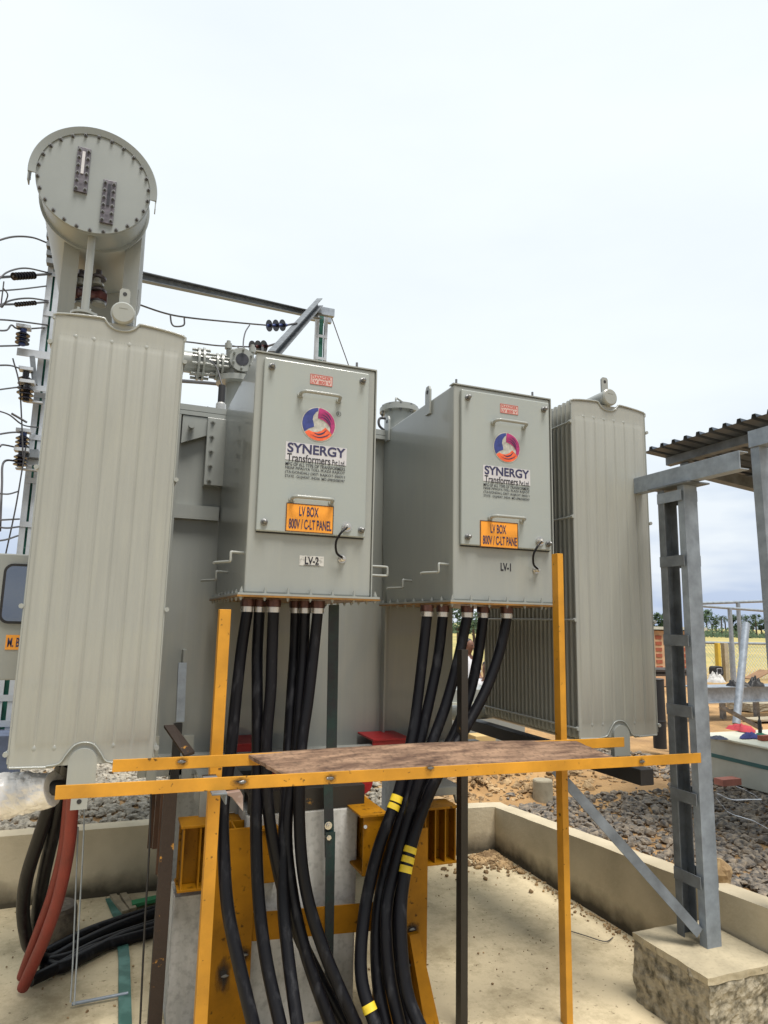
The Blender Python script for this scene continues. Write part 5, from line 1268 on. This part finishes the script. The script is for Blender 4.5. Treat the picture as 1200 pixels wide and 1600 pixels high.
# black drum and tan post behind right radiator
c = aZ(1031, 1168, .42); Yd = c.y; mb = MB(); a = aY(1018, 1168, Yd); b = aY(1042, 1168, Yd); t = aY(1030, 1062, Yd)
c2_ = aY(1029, 1110, Yd+.15); mb.stack((c2_.x, Yd+.15, .38), (0,0,1), [(0,.075),(.3,.078),(.31,.082),(.33,.078),(t.z-.4,.075),(t.z-.39,.08),(t.z-.38,.07)], 24)
obj('black_drum', mb, GASKET, label='tall black drum standing right behind the right radiator', cat='drum')
a = aZ(1050, 1160, .42); mb = MB().stack((a.x, a.y, .38), (0,0,1), [(0,.035),(.25,.032),(aY(1048,1084,a.y).z-.38,.036)], 14); obj('wrapped_post', mb, mat('tan_wrap', (.42,.35,.3), .8, var=.15, bump=.4), label='pale tan wrapped post beside the black drum', cat='post')
# timber bench with slats
Yb = 8.0; mb = MB()
for (y_, h_) in ((1047, .0), (1053, .02)):
    a = aY(1012, y_, Yb); b = aY(1062, y_+1, Yb); mb.box(a.x, b.x+.4, Yb, Yb+.5, b.z-.02, b.z+.015)
for px in (1026, 1058): 
    a = aY(px, 1060, Yb); mb.box(a.x, a.x+.06, Yb+.1, Yb+.16, .38, a.z)
obj('timber_bench', mb, mat('dark_timber', (.05,.04,.035), .8, var=.3), label='dark timber trestle in front of the brick stack', cat='trestle')
# brick stack with holes
Yw = 13.; a = aY(1005, 985, Yw); b = aY(1075, 1046, Yw)
bw = thing('brick_stack', 'tan and red hollow brick lattice wall seen left of the column', 'brick wall', (a.x+.6, Yw, .4))
obj('mortar_wall', MB().box(a.x, b.x+.4, Yw, Yw+.3, .4, a.z), MORT, bw)
mb = MB(); cw = (b.x+.4-a.x)/6.2; rh = aY(1030,999,Yw).z-aY(1030,1009,Yw).z; 
for r in range(6):
    for k in range(6):
        z = aY(1030, 993+r*9.5, Yw).z; x = a.x+.08+k*cw
        mb.box(x, x+cw*.66, Yw-.012, Yw-.001, z-rh*.55, z)
obj('brick_face', mb, BRICK, bw)
obj('coping', MB().box(a.x-.3, b.x+.6, Yw-.1, Yw+.4, a.z+.03, a.z+.10), CONT, bw)
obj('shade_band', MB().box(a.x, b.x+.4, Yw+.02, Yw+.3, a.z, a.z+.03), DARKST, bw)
# pipe frames, fence and bench right of column
Yf_ = 11.; FR = thing('pipe_frame', 'galvanised pipe frame standing before the field at right', 'frame', aY(1153, 1062, Yf_))
def pp(mb, a, b, r=.03): mb.cyl(a, b, r, None, 10)
mb = MB(); pp(mb, aY(1085,943,Yf_), aY(1230,938,Yf_), .032); pp(mb, aY(1085,946,Yf_-.3), aY(1230,957,Yf_-.3), .03); obj('rail', mb, GALV, FR)
mb = MB(); t = aY(1153,942,Yf_); pp(mb, V((t.x, Yf_, .4)), t, .045); obj('post', mb, GALV, FR)
mb = MB(); t = aY(1140,951,Yf_-.3); pp(mb, V((t.x, Yf_-.3, .4)), t, .045); obj('post', mb, GALV, FR)
Yc_ = 14.; FE = thing('chain_link_fence', 'chain-link fence with pale top rail across the field at right', 'fence', aY(1150, 1045, Yc_))
t0, t1 = aY(1090, 1004, Yc_), aY(1260, 1007, Yc_)
mb = MB(); pp(mb, t0, t1, .035); obj('top_rail', mb, GALV, FE)
mb = MB(); zb_ = .45; h_ = t0.z-zb_; x = t0.x
while x < t1.x:
    for s_ in (1, -1):
        a = V((x, Yc_, zb_ if s_ > 0 else t0.z)); b = V((x+h_, Yc_, t0.z if s_ > 0 else zb_)); mb.cyl(a, b, .004, None, 4, False)
    x += .11
obj('wire_mesh', mb, POLE, FE)
for px, w_, m_ in ((1121, .10, mat('yellow_post_paint', (.6,.42,.05), .6)), (1132, .14, CONC), (1143, .10, POLE)):
    t = aY(px, 1004, Yc_-.1); obj('fence_post', MB().box(t.x-w_/2, t.x+w_/2, Yc_-.15, Yc_-.03, .38, t.z-.01), m_, FE, bevel=.008)
# steel bench beam with stuff
Yb = 8.3; a = aY(1095, 1072, Yb); b = aY(1240, 1084, Yb)
be = thing('steel_bench', 'long grey steel beam on legs carrying tools at right', 'bench', (a.x+.5, Yb, .4))
zb1 = aY(1150, 1074, Yb).z; zb0 = aY(1150, 1096, Yb).z
mb = MB().box(a.x-.1, b.x+.3, Yb, Yb+.006, zb0, zb1); mb.box(a.x-.1, b.x+.3, Yb-.05, Yb+.35, zb1+.001, zb1+.014); mb.box(a.x-.1, b.x+.3, Yb-.05, Yb+.08, zb0-.014, zb0-.001); obj('beam', mb, GALV, be)
for px in (1137, 1190): p = aY(px, 1100, Yb); obj('leg', MB().box(p.x, p.x+.07, Yb+.1, Yb+.17, .36, zb0-.0145), STEEL, be)
zt2 = zb1+.015
heap(1118, 1066, .17, .12, .17, SACK, 'white_sack', 'crumpled white sack lying on the steel bench', 'sack', 21, zt2)
c = aZ(1126, 1066, zt2); mb = MB().prism(rrect(c.x-.11, c.x+.11, c.z+.10, c.z+.27, .05, c.y+.02), (0,.12,0)); cs_ = thing('tool_case', 'black tool case propped on the white sack', 'case', (c.x, c.y+.08, c.z)); obj('shell', mb, GASKET, cs_, bevel=.01); obj('label_frame', MB().box(c.x-.055, c.x+.06, c.y+.012, c.y+.019, c.z+.15, c.z+.235), STKR, cs_); obj('label_panel', MB().box(c.x-.045, c.x+.05, c.y+.008, c.y+.0115, c.z+.158, c.z+.227), GASKET, cs_)
for (px, w_, h_, m_, lab) in ((1145, .07, .07, GASKET, 'small black tool next to the white sack on the bench'), (1160, .11, .06, DARKST, 'low black clamp heap in the middle of the bench'), (1180, .16, .10, DARKST, 'dark pile of clamps on the right part of the bench')):
    heap(px, 1072, w_, .1, h_*1.6, m_, 'clamp_pile', lab, 'tools', px*.1, zt2)
c = aZ(1192, 1070, zt2); mb = MB().prism([(c.x-.15, c.y, c.z+.08), (c.x+.25, c.y+.0, c.z+.22), (c.x+.25, c.y+.25, c.z+.22), (c.x-.15, c.y+.25, c.z+.08)], (0,0,.015)); obj('cardboard_sheet', mb, mat('cardboard', (.26,.15,.08), .85, var=.15), label='tilted brown cardboard sheet on top of the bench pile', cat='cardboard')
# leaning pipe, angle, blocks
a = aY(1166, 974, 7.9); b = aY(1150, 1125, 7.6); b.z = .42
lp = MB().cyl(b, a, .055, None, 16); obj('leaning_pipe', lp, GALV, label='silver steel pipe leaning against the bench', cat='pipe')
a = aY(1127, 1106, 7.2); b = aY(1192, 1142, 6.6); obj('angle_bar', MB().sweep(a, b, [(0,0),(.05,0),(.05,.006),(.006,.006),(.006,.05),(0,.05)], (0,1,0), (0,0,1)), STEEL, label='brown-grey angle bar slanting down below the bench', cat='bar')
c = aY(1172, 1100, 8.9); obj('concrete_block', rough_box(c.x, c.x+1.2, 8.9, 9.4, .38, c.z, 10, .015), CONC, label='broken grey concrete block under the steel bench', cat='block')
c = aY(1172, 1122, 8.0); obj('concrete_block', rough_box(c.x+.03, c.x+1.0, 7.9, 8.2, .38, c.z-.02, 10, .015), CONC, label='lower concrete lump in front of the broken block', cat='block')
# low grey cabinet and people beyond the gap right of the tank
Yq = 6.6; a = aY(700, 1078, Yq); b = aY(765, 1135, Yq)
cb = thing('grey_cabinet', 'low grey-green steel cabinet behind the transformer, seen through the cables', 'cabinet', (a.x+.3, Yq, .4))
obj('body', MB().box(a.x-.1, b.x+.45, Yq, Yq+.5, .38, a.z), PAINT, cb, bevel=.006)
zq = aY(730, 1100, Yq).z; obj('ledge', MB().box(a.x-.1, b.x+.45, Yq-.03, Yq-.001, zq-.02, zq+.02), CONT, cb)
c = aZ(754, 1185, .42); obj('yellow_crate', MB().box(c.x-.08, c.x+.16, c.y, c.y+.2, .36, aY(750,1150,c.y).z), mat('cream_crate', (.55,.40,.18), .7, var=.06), label='cream block on the sand under the black beam', cat='block', bevel=.006)

def person(pos, face, scale, label, shirt, hair, mz):
    """seated figure; one skinned body, shirt and hair as children"""
    root = thing('person', label, 'person', pos); 
    Rz = Matrix.Rotation(face, 3, 'Z')
    def body(joints, edges, mname, m, sub=2):
        me = bpy.data.meshes.new(mname); me.from_pydata([(Rz @ V(j[:3]))*scale for j in joints], edges, []); me.update()
        o = bpy.data.objects.new(mname, me); col.objects.link(o); o.parent = root; ORG[o] = V(pos); me.materials.append(m)
        s_ = o.modifiers.new('skin', 'SKIN'); s_.use_smooth_shade = True
        for i, j in enumerate(joints):
            r = me.skin_vertices[0].data[i]; r.radius = (j[3]*scale, (j[4] if len(j) > 4 else j[3])*scale); r.use_root = (i == 0)
        ss = o.modifiers.new('sub', 'SUBSURF'); ss.levels = sub; ss.render_levels = sub
        return o
    J = [(0,0,.50,.13,.10), (0,.02,.70,.12,.09), (0,.03,.88,.14,.09), (0,.04,.98,.12,.07), (0,.03,1.06,.045), (0,.01,1.14,.07,.085), (0,.0,1.22,.075,.095), (0,.01,1.29,.045,.06)]
    E = [(0,1),(1,2),(2,3),(3,4),(4,5),(5,6),(6,7)]
    def chain(start, pts):
        prev = start
        for p in pts: J.append(p); E.append((prev, len(J)-1)); prev = len(J)-1
        return prev
    for s_ in (-1, 1):
        wrist = chain(3, [(s_*.15,.04,.97,.055), (s_*.19,.0,.83,.042), (s_*.20,-.04,.70,.038), (s_*.17,-.18,.62,.032), (s_*.13,-.28,.60,.024), (s_*.12,-.33,.60,.028,.016)])
        for k in range(4): chain(wrist, [(s_*(.095+.018*k),-.37,.598,.0085), (s_*(.095+.018*k),-.41-.008*(1.5-abs(k-1.5)),.588,.008), (s_*(.095+.018*k),-.43-.008*(1.5-abs(k-1.5)),.57,.007)])
        chain(wrist, [(s_*.085,-.345,.60,.010), (s_*.07,-.375,.59,.009)])
        chain(0, [(s_*.09,-.05,.47,.095), (s_*.12,-.25,.49,.075), (s_*.13,-.44,.49,.06), (s_*.13,-.46,.30,.052), (s_*.13,-.43,.10,.036), (s_*.13,-.47,.04,.035), (s_*.13,-.57,.03,.03)])
    body(J, E, 'body', SKIN)
    body([(0,0,.47,.15,.12),(0,.02,.70,.145,.11),(0,.03,.88,.165,.11),(0,.04,.985,.13,.085),(0,.035,1.03,.06),(-.16,.04,.975,.068),(-.195,0,.83,.056),(-.2,-.03,.75,.052),(.16,.04,.975,.068),(.195,0,.83,.056),(.2,-.03,.75,.052)], [(0,1),(1,2),(2,3),(3,4),(3,5),(5,6),(6,7),(3,8),(8,9),(9,10)], 'shirt', shirt)
    body([(0,.0,.46,.13,.12),(.1,-.12,.48,.10),(.13,-.44,.49,.072),(.13,-.455,.28,.06),(.13,-.43,.12,.05),(-.1,-.12,.48,.10),(-.13,-.44,.49,.072),(-.13,-.455,.28,.06),(-.13,-.43,.12,.05)], [(0,1),(1,2),(2,3),(3,4),(0,5),(5,6),(6,7),(7,8)], 'trousers', TROUS)
    body([(0,.035,1.20,.072,.07),(0,.03,1.26,.078,.085),(0,.02,1.31,.05,.06)], [(0,1),(1,2)], 'hair', hair)
    fc = MB()
    for s_ in (-1, 1):
        c = Rz @ V((s_*.03,-.088,1.20))*scale + V(pos); fc.stack(c, Rz @ V((0,-1,0)), [(0,.012*scale),(.006,.009*scale),(.009,.003)], 8)
    obj('eyes', fc, HAIR, root)
    nm = MB(); c = [Rz @ V(q)*scale + V(pos) for q in ((0,-.09,1.205),(-.014,-.09,1.165),(.014,-.09,1.165),(0,-.115,1.17))]; nm.add(c, [(0,1,3),(0,3,2),(1,2,3)]); obj('nose', nm, SKIN, root)
    mo = MB(); c = Rz @ V((0,-.083,1.135))*scale + V(pos); mo.box(c.x-.02, c.x+.02, c.y-.004, c.y+.02, c.z-.003, c.z+.004); obj('mouth', mo, PORCR, root)
    for s_ in (-1, 1):
        c = Rz @ V((s_*.078,.005,1.19))*scale + V(pos); obj('ear', MB().stack(c, Rz @ V((s_,0,0)), [(0,.018),(.008,.024),(.014,.014)], 10), SKIN, root)
def seat_for(pos, label):
    obj('stone_seat', rough_box(pos.x-.2, pos.x+.2, pos.y-.15, pos.y+.25, .36, .40+.36, 6, .02), CONC, label=label, cat='stone block')
h1 = aY(733, 997, 8.6); sc1 = (h1.z-.38)/1.33
pos = V((h1.x, 8.6, .40-.0)); person(pos, math.radians(20), max(sc1, .8), 'person in a white shirt seated beyond the cables, head turned aside', SHIRT, HAIR, 0); seat_for(pos, 'concrete block under the left seated person')
h2 = aY(757, 1034, 8.2); pos = V((h2.x+.03, 8.2, .18)); person(pos, math.radians(-30), .85, 'second person in white, crouching lower beside the radiator', SHIRT, HAIR, 0)

# ================================================================== TREES
def tree(px, Y, base_z, h, w_, label, palm, nleaf=420, ls=.5, tr=.16):
    d = ray(px, 1000); x = d.x/d.y*Y
    root = thing('palm_tree' if palm else 'broadleaf_tree', label, 'tree', (x, Y, base_z), 'palms and trees beyond the field')
    lean = random.uniform(-.04, .04)*h; th = h*(.82 if palm else .5)
    obj('trunk', MB().tube([(x, Y, base_z-.2), (x+lean*.4, Y, base_z+th*.5), (x+lean, Y, base_z+th)], lambda t: tr*(1.2-.5*t), 8, 5), TRUNK, root)
    mb = MB(); top = V((x+lean, Y, base_z+th))
    if palm:
        nf = 26
        for k in range(nf):
            a = random.uniform(0, 6.28); el = random.uniform(-.5, 1.2); L = w_*random.uniform(.75, 1.1)
            dv = V((math.cos(a)*math.cos(el), math.sin(a)*math.cos(el), math.sin(el)))
            P = [top + dv*L*t + V((0,0,-.55*L*t*t)) for t in (0,.25,.5,.75,1)]
            side = dv.cross(V((0,0,1))).normalized()
            for i in range(4):
                w0 = L*.22*math.sin(math.pi*(.12+.8*i/4)); w1 = L*.22*math.sin(math.pi*(.12+.8*(i+1)/4))
                for s_ in (-1, 1):
                    for q in range(3):
                        t0, t1 = q/3, (q+.62)/3; A = P[i].lerp(P[i+1], t0); B = P[i].lerp(P[i+1], t1); wq = w0+(w1-w0)*t0
                        mb.add([A, B, B+side*s_*wq+dv*wq*.5-V((0,0,wq*.35))], [(0,1,2)])
    else:
        cl_ = [top + V((random.gauss(0, w_*.42), random.gauss(0, w_*.42), random.uniform(-.1, .48)*h)) for _ in range(11)]
        for c in cl_:
            rr = w_*random.uniform(.22, .42)
            for k in range(nleaf//11):
                v = V((random.gauss(0,1), random.gauss(0,1), random.gauss(0,1))).normalized()*rr*random.uniform(.5, 1); p = c+v
                a1 = V((random.gauss(0,1), random.gauss(0,1), random.gauss(0,1))).normalized(); a2 = a1.orthogonal().normalized(); s_ = ls*random.uniform(.6, 1.2)
                mb.add([p-a1*s_, p+a2*s_*.6, p+a1*s_, p-a2*s_*.6], [(0,1,2,3)])
    obj('crown', mb, LEAF2 if palm else LEAF, root)
PL = ['tall dark palm', 'short bushy palm', 'leaning palm', 'thin palm', 'broad-crowned palm']
k = 0
for px in (1098, 1106, 1114, 1120, 1129, 1135, 1146, 1151, 1160, 1168, 1177, 1183, 1191, 1199, 1209):
    palm = (k % 5 != 2) and (k % 5 != 0 or k % 2); Y = random.uniform(84, 100); h = random.uniform(3.3, 4.7)
    tree(px, Y, .38, h, random.uniform(1.2, 1.8), ['{} number in the distant treeline'][0].format('x') if False else '%s in the far treeline, %s' % (random.choice(PL) if palm else 'rounded dark tree', ('just right of the galvanised column', 'second from the column', 'third from the column', 'fourth from the column', 'left of the pipe posts', 'behind the nearer pipe post', 'between the two pipe posts', 'behind the taller pipe post', 'left of the leaning pipe top', 'behind the leaning pipe top', 'just right of the leaning pipe', 'second right of the leaning pipe', 'third right of the leaning pipe', 'next to the right picture edge', 'cut by the right picture edge')[k]), palm, 620, .22, .13); k += 1
for px, lab in ((1018, 'rounded dark tree right behind the radiator edge'), (1036, 'rounded dark tree above the brick wall')):
    tree(px, 75, .38, 3.2, 1.6, lab, False, 800, .2, .12)
# scrub band under the palms
mb = MB()
for _ in range(14000):
    px = random.uniform(690, 1260); Y = random.uniform(80, 105); d = ray(px, 1000); x = d.x/d.y*Y
    z = .38+abs(random.gauss(0, 1))*max(.25, .75+.9*fbm(px*.035, 2)); p = V((x, Y, z)); a1 = V((random.gauss(0,1), random.gauss(0,1), random.gauss(0,1))).normalized(); a2 = a1.orthogonal().normalized(); s_ = random.uniform(.12, .3)
    mb.add([p-a1*s_, p+a2*s_*.6, p+a1*s_, p-a2*s_*.6], [(0,1,2,3)])
obj('far_scrub', mb, LEAF, kind='stuff', label='low green scrub along the far edge of the field', cat='scrub')
tree(716, 16, .4, 2.6, .9, 'small feathery tree seen through the gap left of the cables', False, 900, .06, .05)
tree(744, 17, .4, 2.5, .8, 'small leafy tree seen through the gap above the seated person', False, 800, .06, .05)
